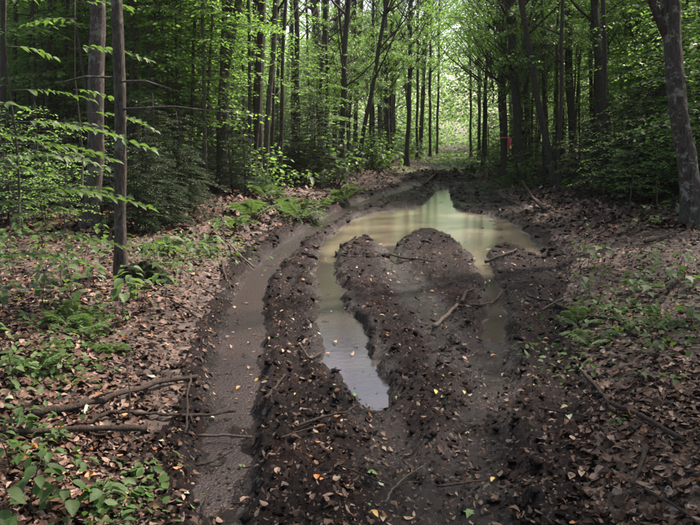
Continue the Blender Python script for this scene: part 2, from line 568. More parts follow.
PUDDLE = np.array([ground_at(a, b, ZW) for a, b in [
    (316, 262), (324, 244), (336, 230), (352, 219), (378, 211), (402, 208), (424, 205), (441, 203), (456, 208), (474, 213), (494, 216),
    (514, 222), (528, 232), (537, 245), (551, 262), (540, 261), (520, 250), (505, 245), (496, 249), (487, 258), (492, 274),
    (478, 276), (470, 260), (458, 246), (446, 235), (434, 231), (420, 231), (404, 239), (396, 245), (380, 246), (370, 239), (352, 242), (340, 252), (336, 264)]])

BL = [(640, 90), (525, 118), (450, 150), (400, 178), (350, 196), (310, 206), (280, 218), (258, 236), (240, 262), (222, 292), (208, 322), (196, 352), (186, 392), (178, 416), (168, 432), (160, 442), (154, 447)]
BR = [(640, 640), (525, 628), (450, 606), (400, 588), (350, 572), (310, 570), (280, 572), (258, 566), (240, 556), (222, 540), (208, 522), (196, 500), (186, 482), (178, 470), (168, 463), (160, 460), (154, 458)]
_bl = sorted([ground_at(a, b)[::-1] for b, a in BL])
_br = sorted([ground_at(a, b)[::-1] for b, a in BR])


def border(y):
    return (np.interp(y, [p[0] for p in _bl], [p[1] for p in _bl]), np.interp(y, [p[0] for p in _br], [p[1] for p in _br]))


def mud_signed(x, y):
    """> 0 inside the track, metres from its edge"""
    l, r = border(y)
    wob = 0.22 * fbm(x * 1.3, y * 1.3, 41, 3)
    return np.minimum(np.minimum(x - l, r - x), (56 - y) * .2) + wob


def d_line(x, y, C, W):
    best = np.full(np.shape(x), 9.0)
    for k in range(len(C) - 1):
        a, b = C[k], C[k + 1]
        ab = b - a
        t = np.clip(((x - a[0]) * ab[0] + (y - a[1]) * ab[1]) / (ab @ ab), 0, 1)
        dd = np.hypot(x - a[0] - t * ab[0], y - a[1] - t * ab[1]) - (W[k] + t * (W[k + 1] - W[k]))
        best = np.minimum(best, dd)
    return best


def d_poly(x, y, P):
    best = np.full(np.shape(x), 99.0)
    inside = np.zeros(np.shape(x), bool)
    n = len(P)
    for k in range(n):
        a, b = P[k], P[(k + 1) % n]
        ab = b - a
        t = np.clip(((x - a[0]) * ab[0] + (y - a[1]) * ab[1]) / (ab @ ab + 1e-12), 0, 1)
        best = np.minimum(best, np.hypot(x - a[0] - t * ab[0], y - a[1] - t * ab[1]))
        cond = (a[1] > y) != (b[1] > y)
        xi = a[0] + (y - a[1]) / (ab[1] if abs(ab[1]) > 1e-9 else 1e-9) * ab[0]
        inside ^= cond & (x < xi)
    return np.where(inside, -best, best)


MOUND = ground_at(440, 180)


def height(x, y):
    x = np.asarray(x, float); y = np.asarray(y, float)
    ms = mud_signed(x, y)
    m = sstep(-0.28, 0.22, ms)
    out = np.maximum(0, -ms)
    forest = 0.10 + 0.14 * sstep(0, 1.2, out) + 0.016 * np.minimum(out, 40) + 0.10 * fbm(x * 0.45, y * 0.45, 5, 3) + 0.03 * fbm(x * 3, y * 3, 6, 3)
    lump = fbm(x * 5.0, y * 5.0, 11, 4, 0.6)
    ridg = 1 - np.abs(fbm(x * 3.1, y * 3.1, 23, 3))
    crumb = np.abs(fbm(x * 11, y * 11, 61, 3, .65))
    bl_, br_ = border(y)
    fur = fbm((x - bl_) / (br_ - bl_ + .01) * 17, y * .45, 71, 3)
    mud = 0.005 + 0.03 * fur + 0.026 * lump + 0.055 * crumb + 0.035 * (ridg - 0.72) + 0.03 * fbm(x * 0.9, y * 0.9, 31, 2)
    mud = np.maximum(mud, -0.022)
    # heap of churned mud where the track leaves the wet hollow
    dm = np.hypot((x - MOUND[0]) / 1.9, (y - MOUND[1]) / 1.3)
    mud = mud + 0.26 * np.exp(-dm ** 2) * (1 + 0.8 * lump)
    far = sstep(24, 30, y)
    mud = mud * (1 - 0.6 * far) + 0.10 * far
    h = forest * (1 - m) + mud * m
    wob = 0.02 * fbm(x * 16, y * 16, 53, 2) + 0.035 * fbm(x * 6, y * 6, 51, 3) + 0.05 * fbm(x * 2, y * 2, 57, 2)

    def carve(h, d, floor, soft=0.05, berm=0.05, rag=0.008):
        d = d + wob
        h = h + berm * np.exp(-((d - 0.14) / 0.10) ** 2) * (0.7 + 0.9 * lump)
        t = 1 - sstep(-soft, soft, d)
        return h * (1 - t) + (floor + rag * (lump + .6 * fur)) * t
    near = (y < 26)
    if np.any(near):
        sh = np.minimum(d_poly(x, y, PUDDLE), d_line(x, y, *RUT_T))
        h = np.where(m > .5, np.where(h > 0, h * (.35 + .65 * sstep(0, .8, sh)), h), h)
        h = carve(h, d_line(x, y, *RUT_S), -0.012, 0.14, 0.01)
        h = carve(h, d_line(x, y, *RUT_R2), -0.032, 0.10, 0.03)
        h = carve(h, d_line(x, y, *RUT_M2), -0.030, 0.12, 0.02)
        h = carve(h, d_line(x, y, *RUT_L), ZS - 0.007, 0.05, 0.03, .022)
        h = carve(h, d_line(x, y, *RUT_F), ZW - 0.02, 0.08, 0.04)
        dp = np.minimum(np.minimum(np.minimum(d_poly(x, y, PUDDLE), d_line(x, y, *RUT_M)), d_line(x, y, *RUT_R)), d_line(x, y, *RUT_T))
        h = carve(h, dp + .05 * fbm(x * 3.3, y * 3.3, 59, 3), ZW - 0.016, 0.05, 0.02, .024)
    return h


def H(x, y):
    return float(height(np.array([x]), np.array([y]))[0])


def axis(knots):
    out = []
    for (a, b, s) in knots:
        out.append(np.arange(a, b, s))
    out.append([knots[-1][1]])
    return np.concatenate(out)


def grow(a, b, s0, f):
    v, s = [a], s0
    while v[-1] < b:
        v.append(v[-1] + s)
        s *= f
    return np.array(v)


xs = np.concatenate([-grow(3.0, 150, .03, 1.06)[::-1], np.arange(-2.98, 3.2, 0.022), grow(3.2, 150, .03, 1.06)])
ys = np.concatenate([-grow(-1.9, 60, .05, 1.25)[::-1], np.arange(1.92, 7, 0.022), np.arange(7, 14, 0.04), np.arange(14, 27, 0.11), grow(27, 900, .18, 1.09)])
GX, GY = np.meshgrid(xs, ys)
GZ = height(GX, GY)
GM = mud_signed(GX, GY)
nx, ny = len(xs), len(ys)
idx = (np.arange(ny - 1)[:, None] * nx + np.arange(nx - 1)[None, :]).ravel()
quads = np.stack([idx, idx + 1, idx + nx + 1, idx + nx], -1)
allv = np.stack([GX.ravel(), GY.ravel(), GZ.ravel()], -1)
fm = GM.ravel()[quads].mean(1) > 0
for nm, sel, mt in (('muddy_track', fm, M['mud']), ('forest_floor', ~fm, M['soil'])):
    q = quads[sel]
    used = np.unique(q)
    remap = np.zeros(len(allv), np.int64)
    remap[used] = np.arange(len(used))
    o = link(nm, mesh_np(nm, allv[used], [remap[q]], mt))
    struct(o)
    if nm == 'muddy_track':
        vx, vy, vz = allv[used].T
        wet = np.zeros(len(used))
        nb_ = vy < 26
        a_ = 9.0 * np.ones(len(used))
        for C_ in (RUT_S, RUT_M2, RUT_R2, RUT_F, RUT_L, RUT_M, RUT_R):
            a_[nb_] = np.minimum(a_[nb_], d_line(vx[nb_], vy[nb_], *C_))
        a_[nb_] = np.minimum(a_[nb_], d_poly(vx[nb_], vy[nb_], PUDDLE))
        wet = (1 - sstep(-.08, .10, a_ + .08 * fbm(vx * 4, vy * 4, 87, 3))) * sstep(.3, .6, .5 + .7 * fbm(vx * 3, vy * 3, 88, 3) + .25)
        o.data.attributes.new('wet', 'FLOAT', 'POINT').data.foreach_set('value', wet.astype(np.float32))
        TRACK = o
    else:
        FLOOR = o


def sheet(name, inside, z, mat, silt=None, step=0.05, x0=-4.5, x1=5.5, y0=0.5, y1=24):
    gx, gy = np.arange(x0, x1, step), np.arange(y0, y1, step)
    X, Y = np.meshgrid(gx, gy)
    ok = inside(X + step / 2, Y + step / 2)[:-1, :-1]
    n = len(gx)
    ii = (np.arange(len(gy) - 1)[:, None] * n + np.arange(n - 1)[None, :])[ok]
    q = np.stack([ii, ii + 1, ii + n + 1, ii + n], -1)
    used = np.unique(q)
    rm = np.zeros(X.size, np.int64); rm[used] = np.arange(len(used))
    V = np.stack([X.ravel()[used], Y.ravel()[used], np.full(len(used), z)], -1)
    me = mesh_np(name, V, [rm[q]], mat)
    at = me.attributes.new('silt', 'FLOAT', 'POINT')
    val = silt(V[:, 0], V[:, 1]) if silt else np.zeros(len(V))
    at.data.foreach_set('value', val.astype(np.float32))
    return struct(link(name, me))


sheet('puddle_water', lambda x, y: np.minimum(np.minimum(d_poly(x, y, PUDDLE), d_line(x, y, *RUT_M)), np.minimum(np.minimum(d_line(x, y, *RUT_R), d_line(x, y, *RUT_T)), d_line(x, y, *RUT_F))) < 0.17,
      ZW, M['water'], lambda x, y: 1 - sstep(-0.25, 0.12, d_poly(x, y, PUDDLE) + .15 * fbm(x * 2, y * 2, 33, 3)))
sheet('rut_slurry', lambda x, y: (d_line(x, y, *RUT_L) < 0.16) & (y < 23), ZS, M['slurry'])

# ------------------------------------------------------------------ scatter on the ground
def put_leaves(x, y, size, tpl, tilt=0.35, lift=0.01, wfac=1.0):
    n = len(x)
    z = height(x, y) + lift * rng.random(n)
    e = 0.05
    gx = (height(x + e, y) - height(x - e, y)) / (2 * e)
    gy = (height(x, y + e) - height(x, y - e)) / (2 * e)
    nr = np.stack([-gx, -gy, np.ones(n)], -1) + rng.normal(0, tilt, (n, 3)) * np.array([1, 1, 0])
    a = rng.random(n) * 2 * np.pi
    d = np.stack([np.cos(a), np.sin(a), -nr[:, 0] * np.cos(a) - nr[:, 1] * np.sin(a)], -1)
    P = np.stack([x, y, z + 0.004], -1)
    return leafcloud(P, d, nr, size, np.full(n, wfac) * (0.8 + 0.5 * rng.random(n)), tpl)


def scatter(n, y0, y1, keep, spread=0.62):
    y = np.exp(rng.uniform(math.log(y0), math.log(y1), n))
    x = rng.uniform(-spread, spread, n) * y * 1.05
    k = keep(x, y)
    return x[k], y[k]


def keep_forest(x, y):
    ms = mud_signed(x, y)
    pr = (1 - sstep(-0.45, 0.25, ms)) * (0.6 + 0.6 * sstep(-.3, .2, fbm(x * 1.1, y * 1.1, 95, 3))) + 0.03
    return (rng.random(len(x)) < pr) & ((height(x, y) > ZW + 0.03))


mb = MB()
x, y = scatter(90000, 2.2, 30, keep_forest)
sz = (0.018 + 0.036 * rng.random(len(x)) ** 1.3) * (1 + 0.04 * y)
pick = np.where(y < 5.5, rng.integers(0, 4, len(x)), 9)
for q in range(4):
    k = pick == q
    V, F = put_leaves(x[k], y[k], sz[k], LEAF_N[q], 0.28, 0.014)
    mb.add(V, [F])
k = pick == 9
V, F = put_leaves(x[k], y[k], sz[k], LEAF_C, 0.35, 0.015)
mb.add(V, [F])
x, y = scatter(26000, 9, 26, keep_forest, .55)
V, F = put_leaves(x, y, (.05 + .06 * rng.random(len(x))) * (1 + .02 * y), LEAF_C, .4, .03)
mb.add(V, [F])
struct(link('leaf_litter', mb.mesh('leaf_litter', M['litter'], False)), 'stuff')

x, y = scatter(30000, 2.2, 22, lambda x, y: (mud_signed(x, y) > -0.1) & (height(x, y) > ZW + 0.012) | ((rng.random(len(x)) < np.where(d_line(x, y, *RUT_L) < .1, .6, .1)) & (mud_signed(x, y) > 0)))
z_ = height(x, y)
V, F = put_leaves(x, y, 0.010 + 0.040 * rng.random(len(x)) ** 3, LEAF_C, 0.7, 0.012, 0.75)
V = V.reshape(-1, 6, 3)
low = z_ < ZW
lev = np.where(d_line(x, y, *RUT_L) < .15, ZS, ZW)
V[low, :, 2] = lev[low][:, None] + 0.003 + 0.002 * rng.random((low.sum(), 1))
V[low, 1, 2] += .003
mb = MB(); mb.add(V.reshape(-1, 3), [F])
struct(link('wet_leaf_debris', mb.mesh('wet_leaf_debris', M['mudlitter'], False)), 'stuff')

# lumps of churned mud
ico_v, ico_f = [], []
t = (1 + 5 ** .5) / 2
ICO = np.array([[-1, t, 0], [1, t, 0], [-1, -t, 0], [1, -t, 0], [0, -1, t], [0, 1, t], [0, -1, -t], [0, 1, -t], [t, 0, -1], [t, 0, 1], [-t, 0, -1], [-t, 0, 1]]) / 1.9
ICF = np.array([[0, 11, 5], [0, 5, 1], [0, 1, 7], [0, 7, 10], [0, 10, 11], [1, 5, 9], [5, 11, 4], [11, 10, 2], [10, 7, 6], [7, 1, 8], [3, 9, 4], [3, 4, 2], [3, 2, 6], [3, 6, 8], [3, 8, 9], [4, 9, 5], [2, 4, 11], [6, 2, 10], [8, 6, 7], [9, 8, 1]])


def clods(x, y, s):
    n = len(x)
    z = height(x, y)
    J = ICO[None] * (0.35 + 1.1 * rng.random((n, 12, 1))) * s[:, None, None] * np.array([1.15, 1.0, 0.7])
    a = rng.random(n) * 6.28
    c, sn = np.cos(a)[:, None], np.sin(a)[:, None]
    X = J[..., 0] * c - J[..., 1] * sn
    Y = J[..., 0] * sn + J[..., 1] * c
    V = np.stack([X + x[:, None], Y + y[:, None], J[..., 2] + z[:, None] - 0.1 * s[:, None]], -1)
    F = (ICF[None] + (np.arange(n) * 12)[:, None, None]).reshape(-1, 3)
    return V.reshape(-1, 3), F


def keep_clod(x, y):
    h = height(x, y)
    return (mud_signed(x, y) > -0.25) & (h > ZW + 0.035) & (fbm(x * 1.2, y * 1.2, 77, 3) > -0.25)


mb = MB()
x, y = scatter(12000, 2.2, 24, keep_clod, 0.5)
V, F = clods(x, y, 0.006 + 0.03 * rng.random(len(x)) ** 4)
mb.add(V, [F])
x, y = scatter(6000, 8.5, 26, keep_clod, 0.4)
V, F = clods(x, y, 0.012 + 0.055 * rng.random(len(x)) ** 3)
mb.add(V, [F])
n = 240
x = MOUND[0] + rng.normal(0, 1.1, n); y = MOUND[1] + rng.normal(-0.3, 0.9, n)
k = mud_signed(x, y) > 0
V, F = clods(x[k], y[k], 0.02 + 0.06 * rng.random(k.sum()) ** 3)
mb.add(V, [F])
struct(link('mud_clods', mb.mesh('mud_clods', M['mud'], False)), 'stuff')

# single fallen leaves one can pick out
FL = []
fl_tpl = [leaf_detail(.3, .5, .1, .02), leaf_detail(.26, -.3, -.15, .015), leaf_detail(.34, .8, .25, .03), leaf_maple()]
fl_col = {'pale green': (0.30, 0.36, 0.22), 'green': (0.10, 0.20, 0.05), 'yellow': (0.50, 0.34, 0.08), 'orange': (0.42, 0.17, 0.05), 'tan': (0.32, 0.22, 0.14), 'pinkish': (0.25, 0.155, 0.11), 'brown': (0.12, 0.068, 0.04)}
fl_me = {}
for cn, c in fl_col.items():
    mt = mat_plain('fallen_leaf_' + cn.replace(' ', '_'), c, 0.5, 0.25, 18, 0.45, 0.4)
    for k, tp in enumerate(fl_tpl):
        fl_me[cn, k] = mesh_np('fallen_leaf', tp[0], [tp[1]], mt)


def lay_leaf(x, y, s, cn, par):
    h = max(H(x, y), ZW if mud_signed(np.array([x]), np.array([y]))[0] > 0 else -9)
    e = 0.06
    nr = Vector((-(H(x + e, y) - H(x - e, y)) / (2 * e), -(H(x, y + e) - H(x, y - e)) / (2 * e), 1)).normalized()
    q = nr.to_track_quat('Z', 'Y').to_matrix() @ Matrix.Rotation(random.uniform(0, 6.28), 3, 'Z') @ Matrix.Rotation(random.uniform(-.25, .25), 3, 'X')
    link('fallen_leaf', fl_me[cn, random.choice([0, 0, 1, 1, 2, 3])], par, (x, y, h + 0.012), q.to_euler(), (s, s, s))


cnt = 0
while cnt < 140:
    y = math.exp(random.uniform(math.log(2.4), math.log(9)))
    x = random.uniform(-.5, .55) * y
    if mud_signed(np.array([x]), np.array([y]))[0] > 0.05:
        lay_leaf(x, y, random.uniform(.025, .055), random.choice(['pale green', 'brown', 'pinkish', 'green', 'yellow', 'tan', 'tan', 'orange', 'pinkish']), TRACK)
        cnt += 1
cnt = 0
while cnt < 150:
    y = math.exp(random.uniform(math.log(2.4), math.log(8)))
    x = random.uniform(-.56, .56) * y
    if mud_signed(np.array([x]), np.array([y]))[0] < -0.1:
        lay_leaf(x, y, random.uniform(.04, .07), random.choice(['brown', 'brown', 'tan', 'tan', 'pinkish', 'pinkish', 'pinkish', 'brown', 'orange', 'pale green']), FLOOR)
        cnt += 1

# ------------------------------------------------------------------ trees
def ellipsoid_crown(seed, rx, rz, nspray, nleaf, lsize, tilt=.45):
    """leaf sprays spread through an egg-shaped volume, each on its own twig; origin at the crown's foot"""
    r = np.random.default_rng(seed)
    mbw = MB()
    P, D, Nn, S = [], [], [], []
    for k in range(nspray):
        u = r.normal(0, 1, 3); u /= np.linalg.norm(u)
        rad = r.random() ** 0.45
        c = np.array([u[0] * rx * rad, u[1] * rx * rad, rz * .5 + u[2] * rz * .5 * rad])
        inner = np.array([c[0] * .25, c[1] * .25, c[2] - .25 * rx - .1 * rz])
        inner[2] = max(inner[2], 0.0)
        az = math.atan2(c[1], c[0]) + r.normal(0, .5)
        ax = np.array([math.cos(az), math.sin(az), r.normal(-.05, .15)])
        sd_ = np.array([-math.sin(az), math.cos(az), 0])
        ln = r.uniform(.8, 1.5)
        if k % 2 == 0:
            midp = (inner + c) / 2 + r.normal(0, .15, 3)
            mbw.tube([inner, midp, c, c + ax * ln * .6], [.028, .02, .012, .004], 4)
        t = r.random(nleaf)
        w = (1 - t) * .55 + .08
        s = r.uniform(-1, 1, nleaf) * w * ln * .7
        pos = c + ax * (t * ln)[:, None] + sd_ * s[:, None] + np.array([0, 0, 1]) * (r.normal(0, .09, nleaf) - .12 * np.abs(s))[:, None]
        d = ax * 0.7 + sd_ * np.sign(s)[:, None] * r.uniform(.3, 1.2, nleaf)[:, None] + np.array([0, 0, 1]) * r.normal(-.25, .25, nleaf)[:, None]
        nn = r.normal(0, tilt, (nleaf, 3)); nn[:, 2] = 1
        P.append(pos); D.append(d); Nn.append(nn); S.append(lsize * r.uniform(.65, 1.2, nleaf))
    V, F = leafcloud(np.concatenate(P), np.concatenate(D), np.concatenate(Nn), np.concatenate(S), np.full(nspray * nleaf, 1.1), LEAF_S)
    return V, F, mbw


def crown_mesh(name, seed, rx, rz, nspray, nleaf, ls, mat):
    V, F, w = ellipsoid_crown(seed, rx, rz, nspray, nleaf, ls)
    nV = len(V)
    me = mesh_np(name, np.concatenate([V] + w.V), [F] + [f + nV for f in w.F], None, False)
    me.materials.append(mat); me.materials.append(M['stem'])
    mi = np.zeros(len(me.polygons), np.int32); mi[len(F):] = 1
    me.polygons.foreach_set('material_index', mi)
    return me


CROWNS = [crown_mesh('crown', 100 + k, 2.6, 6.5, 90, 72, .105, M['leaf_far'] if k % 2 else M['leaf']) for k in range(5)]


def sapling_mesh(seed, hgt, low, mat, ls=.085):
    r = np.random.default_rng(seed)
    w = MB(); stem = MB()
    bend = r.normal(0, .25, 2)
    def stemp(z):
        f = z / hgt
        return np.array([bend[0] * f * f + .06 * math.sin(3 * f + seed), bend[1] * f * f + .06 * math.cos(4 * f + seed), z])
    zz = np.linspace(-.1, hgt, 10)
    stem.tube([stemp(z) for z in zz], np.interp(zz, [0, hgt], [.011 * hgt ** .75, .004]), 7, .1, seed)
    P, D, Nn, S = [], [], [], []
    nb = int(11 * (hgt - low))
    for k in range(nb):
        z = low + (hgt - low) * ((k + r.random()) / nb)
        f = (z - low) / (hgt - low)
        ln = (.55 + 1.25 * math.sin(math.pi * min(1, .25 + .72 * f)) ** 1.0) * r.uniform(.6, 1.1) * min(1.15, hgt / 4.5)
        az = k * 2.4 + r.normal(0, .5)
        up = r.uniform(-.02, .28)
        b0 = stemp(z)
        ax = np.array([math.cos(az), math.sin(az), 0]); sd_ = np.array([-ax[1], ax[0], 0])
        def bp(t):
            return b0 + ax * ln * t + np.array([0, 0, ln * (up * t - .22 * t * t)])
        w.tube([bp(0), bp(.35), bp(.7), bp(1)], [.009, .007, .005, .002], 4)
        nt_ = max(4, int(ln * 7))
        for j in range(nt_):
            t = .18 + .82 * j / (nt_ - 1)
            p0 = bp(t)
            sg = 1 if j % 2 else -1
            tl = (.16 + .38 * ln * (1 - t) * .8) * r.uniform(.7, 1.2)
            td = ax * r.uniform(.4, .8) + sd_ * sg + np.array([0, 0, r.normal(-.08, .08)])
            td /= np.linalg.norm(td)
            nl = max(3, int(tl * 21))
            tt = (np.arange(nl) + 1) / nl
            pos = p0 + td * (tt * tl)[:, None]
            pos[:, 2] += r.normal(0, .02, nl) - .05 * tt ** 2
            pd = np.cross(td, [0, 0, 1])
            alt = np.where(np.arange(nl) % 2, 1, -1)[:, None]
            d = td * .7 + pd * alt * .8 + np.array([0, 0, 1]) * r.normal(-.28, .2, nl)[:, None]
            nn = r.normal(0, .33, (nl, 3)); nn[:, 2] = 1
            P.append(pos); D.append(d); Nn.append(nn); S.append(ls * r.uniform(.65, 1.2, nl))
    P = np.concatenate(P)
    V, F = leafcloud(P, np.concatenate(D), np.concatenate(Nn), np.concatenate(S), np.full(len(P), 1.15), LEAF_S)
    nV = len(V)
    me = mesh_np('foliage', np.concatenate([V] + w.V), [F] + [f + nV for f in w.F], None, False)
    off = nV
    me.materials.append(mat); me.materials.append(M['stem'])
    mi = np.zeros(len(me.polygons), np.int32); mi[len(F):] = 1
    me.polygons.foreach_set('material_index', mi)
    return stem.mesh('trunk', M['stem']), me


# (fix-up: w.F are relative to w's own vertices, so shifting by the leaf count is right for both builders)
SAPS = [sapling_mesh(200 + k, h_, lo, M['leaf'] if k % 3 else M['leaf_far']) for k, (h_, lo) in enumerate(
    [(5.2, 1.4), (6.5, 2.0), (4.2, 1.0), (3.2, .7), (7.5, 2.6), (5.8, 1.8)])]


def hemlock_mesh(seed, hgt):
    r = np.random.default_rng(seed)
    st, w = MB(), MB()
    zz = np.linspace(-.1, hgt, 8)
    st.tube([(0.03 * math.sin(z * 2 + seed), .03 * math.cos(z * 2), z) for z in zz], np.interp(zz, [0, hgt], [.016 * hgt, .004]), 6)
    P, D, Nn, S = [], [], [], []
    nb = int(hgt * 20)
    for k in range(nb):
        z = hgt * (.08 + .9 * (k + r.random()) / nb)
        ln = (hgt - z) * .42 + .2
        ln *= r.uniform(.6, 1.15)
        az = k * 2.4 + r.normal(0, .4)
        ax = np.array([math.cos(az), math.sin(az), 0]); sd_ = np.array([-ax[1], ax[0], 0])
        def bp(t):
            return np.array([0, 0, z]) + ax * ln * t + np.array([0, 0, ln * (.12 * t - .38 * t * t)])
        w.tube([bp(0), bp(.5), bp(1)], [.007, .005, .002], 3)
        nt_ = max(5, int(ln * 22))
        for j in range(nt_):
            t = .1 + .9 * j / (nt_ - 1)
            p0 = bp(t)
            for sg in (-1, 1):
                tl = (.06 + .42 * ln * (1 - t) * .7) * r.uniform(.7, 1.2)
                td = ax * .65 + sd_ * sg + np.array([0, 0, -.15])
                td /= np.linalg.norm(td)
                nl = max(2, int(tl / .035))
                tt = (np.arange(nl) + .5) / nl
                for sg2 in (-1, 1):
                    pd = np.cross(td, [0, 0, 1]) * sg2
                    P.append(p0 + td * (tt * tl)[:, None])
                    D.append(td * .8 + pd * .8 + r.normal(0, .12, (nl, 3)))
                    nn = r.normal(0, .2, (nl, 3)); nn[:, 2] = 1
                    Nn.append(nn); S.append(.062 * r.uniform(.7, 1.2, nl))
    P = np.concatenate(P)
    V, F = leafcloud(P, np.concatenate(D), np.concatenate(Nn), np.concatenate(S), np.full(len(P), .55), LEAF_D)
    nV = len(V)
    me = mesh_np('crown', np.concatenate([V] + w.V), [F] + [f + nV for f in w.F], None, False)
    me.materials.append(M['needle']); me.materials.append(M['bark_dark'])
    mi = np.zeros(len(me.polygons), np.int32); mi[len(F):] = 1
    me.polygons.foreach_set('material_index', mi)
    return st.mesh('trunk', M['bark_dark']), me


HEMS = [hemlock_mesh(300 + k, h_) for k, h_ in enumerate((2.6, 1.7, 3.4))]

LAND = []      # landmarks for telling look-alikes apart: (px, distance, phrase)


def make_tree(pt, pb, dist, w, label, short=None, bark='bark_dark', name='broadleaf_tree', height_m=None, crown_at=None, fork=None,
              mid=0.0, cat='tree', group=None, crown_scale=1.0, dead=0):
    rad = w * .43 * (dist / FPX)
    xb = x_at(pb, dist, 0.1)
    zb = H(xb, dist)
    hv = CAMZ + dist * math.tan(math.radians(10.25))         # height seen at the top of the photo
    xt = x_at(pt, dist, hv)
    slope = (xt - xb) / hv
    open_sky = 300 < (pt + pb) / 2 < 560
    HT = height_m or (hv * (1.06 if 300 < pb < 405 else 1.2) if open_sky else max(hv + 4, random.uniform(11, 15)))
    root = link(name, None, None, (xb, dist, zb))
    root.empty_display_size = 0.2
    zs = np.concatenate([[-.25, 0, .12, .3, .6], np.linspace(1.0, HT, 46 if w > 11.5 else 22)])
    ph = random.uniform(0, 6)
    ddy = random.uniform(-.015, .03)

    def cx(z):
        z = np.asarray(z, float)
        lin = slope * np.minimum(z, hv * 1.3) + slope * .45 * np.maximum(0, z - hv * 1.3)
        amp = min(.14, .02 + rad * .25)
        wig = amp * (np.sin(z * 1.1 + ph) - math.sin(ph)) * .5 + .35 * amp * (np.sin(z * 2.7 + ph * 2) - math.sin(2 * ph))
        return lin + wig + mid * np.sin(np.clip(z / hv, 0, 1) * math.pi) * hv

    pts = np.stack([cx(zs), ddy * zs + .03 * np.sin(zs * .9 + ph), zs], -1)
    rr = rad * np.interp(zs, [-.25, .6, hv, HT], [1.12, 1.05, .92, .22])
    fl = np.interp(zs, [-.25, 0, .3, .6], [1.3, .8, .22, 0])
    m = MB()
    sides = 22 if w > 11.5 else 10
    m.tube(pts, rr, sides, .16 if w > 11.5 else .1, random.random() * 9, fl)
    # limbs
    nl = random.randint(5, 8)
    for k in range(nl):
        z = random.uniform(min(hv * .75, HT * .45), HT * .92)
        i = np.searchsorted(zs, z) - 1
        p0 = pts[i]
        az = random.uniform(0, 6.28)
        ln = random.uniform(.8, 2.2)
        dv = np.array([math.cos(az), math.sin(az), random.uniform(.35, 1.0)])
        r0 = rr[i] * random.uniform(.3, .5)
        m.tube([p0, p0 + dv * ln * .35, p0 + dv * ln * .7 + np.array([0, 0, .12]), p0 + dv * ln + np.array([0, 0, .35])], [r0, r0 * .8, r0 * .55, r0 * .2], 6, .08)
    if fork:
        zf, ptf, wf = fork
        xf = x_at(ptf, dist, hv) - xb
        p0 = np.array([float(cx(zf)), 0, zf])
        zz = np.linspace(zf, HT * .95, 9)
        sl = (xf - p0[0]) / (hv - zf)
        P = np.stack([p0[0] + sl * (np.minimum(zz, hv * 1.4) - zf), ddy * zz - .03, zz], -1)
        m.tube(P, np.interp(zz, [zf, hv, HT], [1.15, 1.0, .25]) * wf / 2 * dist / FPX, 10, .08, 2.2)
    for k in range(dead):
        z = random.uniform(1.2, hv)
        p0 = np.array([float(cx(z)), 0, z])
        az = random.choice([0, math.pi]) + random.normalvariate(0, .6)
        dv = np.array([math.cos(az), math.sin(az), random.uniform(-.15, .25)])
        ln = random.uniform(.4, 1.2)
        m.tube([p0, p0 + dv * ln * .5 + np.array([0, 0, .04]), p0 + dv * ln], [.012, .008, .003], 5)
    link('trunk', m.mesh('trunk', M[bark]), root)
    s = random.uniform(.85, 1.15) * crown_scale * ((.42 if 300 < pb < 405 and dist < 32 else random.uniform(.8, 1.05)) if open_sky else 1)
    ca = crown_at if crown_at is not None else (max(hv * .62, HT - 7.5) if dist < 17 else (HT - random.uniform(3.0, 4.2) if open_sky else random.uniform(.38, .6) * hv))
    shift = -2.0 if 190 < pb <= 300 else 1.5 if 560 <= pb < 640 else -2.6 if 100 < pb < 130 else 2.2 if pb > 680 else 0
    if 190 < pb <= 300 or pb > 680 or 100 < pb < 130:
        s *= .75
    if pb < 200 or pb > 600:
        s *= .68
    back = 1.4 if dist < 24 and 200 < pb < 640 else 0
    if back and not open_sky:
        ca = max(ca, hv * .7)
    link('crown', random.choice(CROWNS), root, (float(cx(ca)) + shift, ddy * ca + back, ca), (0, 0, random.uniform(0, 6.28)), (s, s, s * random.uniform(.9, 1.15)))
    tag(root, label, cat, group)
    if short:
        LAND.append((to_px(xb + slope * 2, dist, 2)[0], dist, xb, short))
    return root


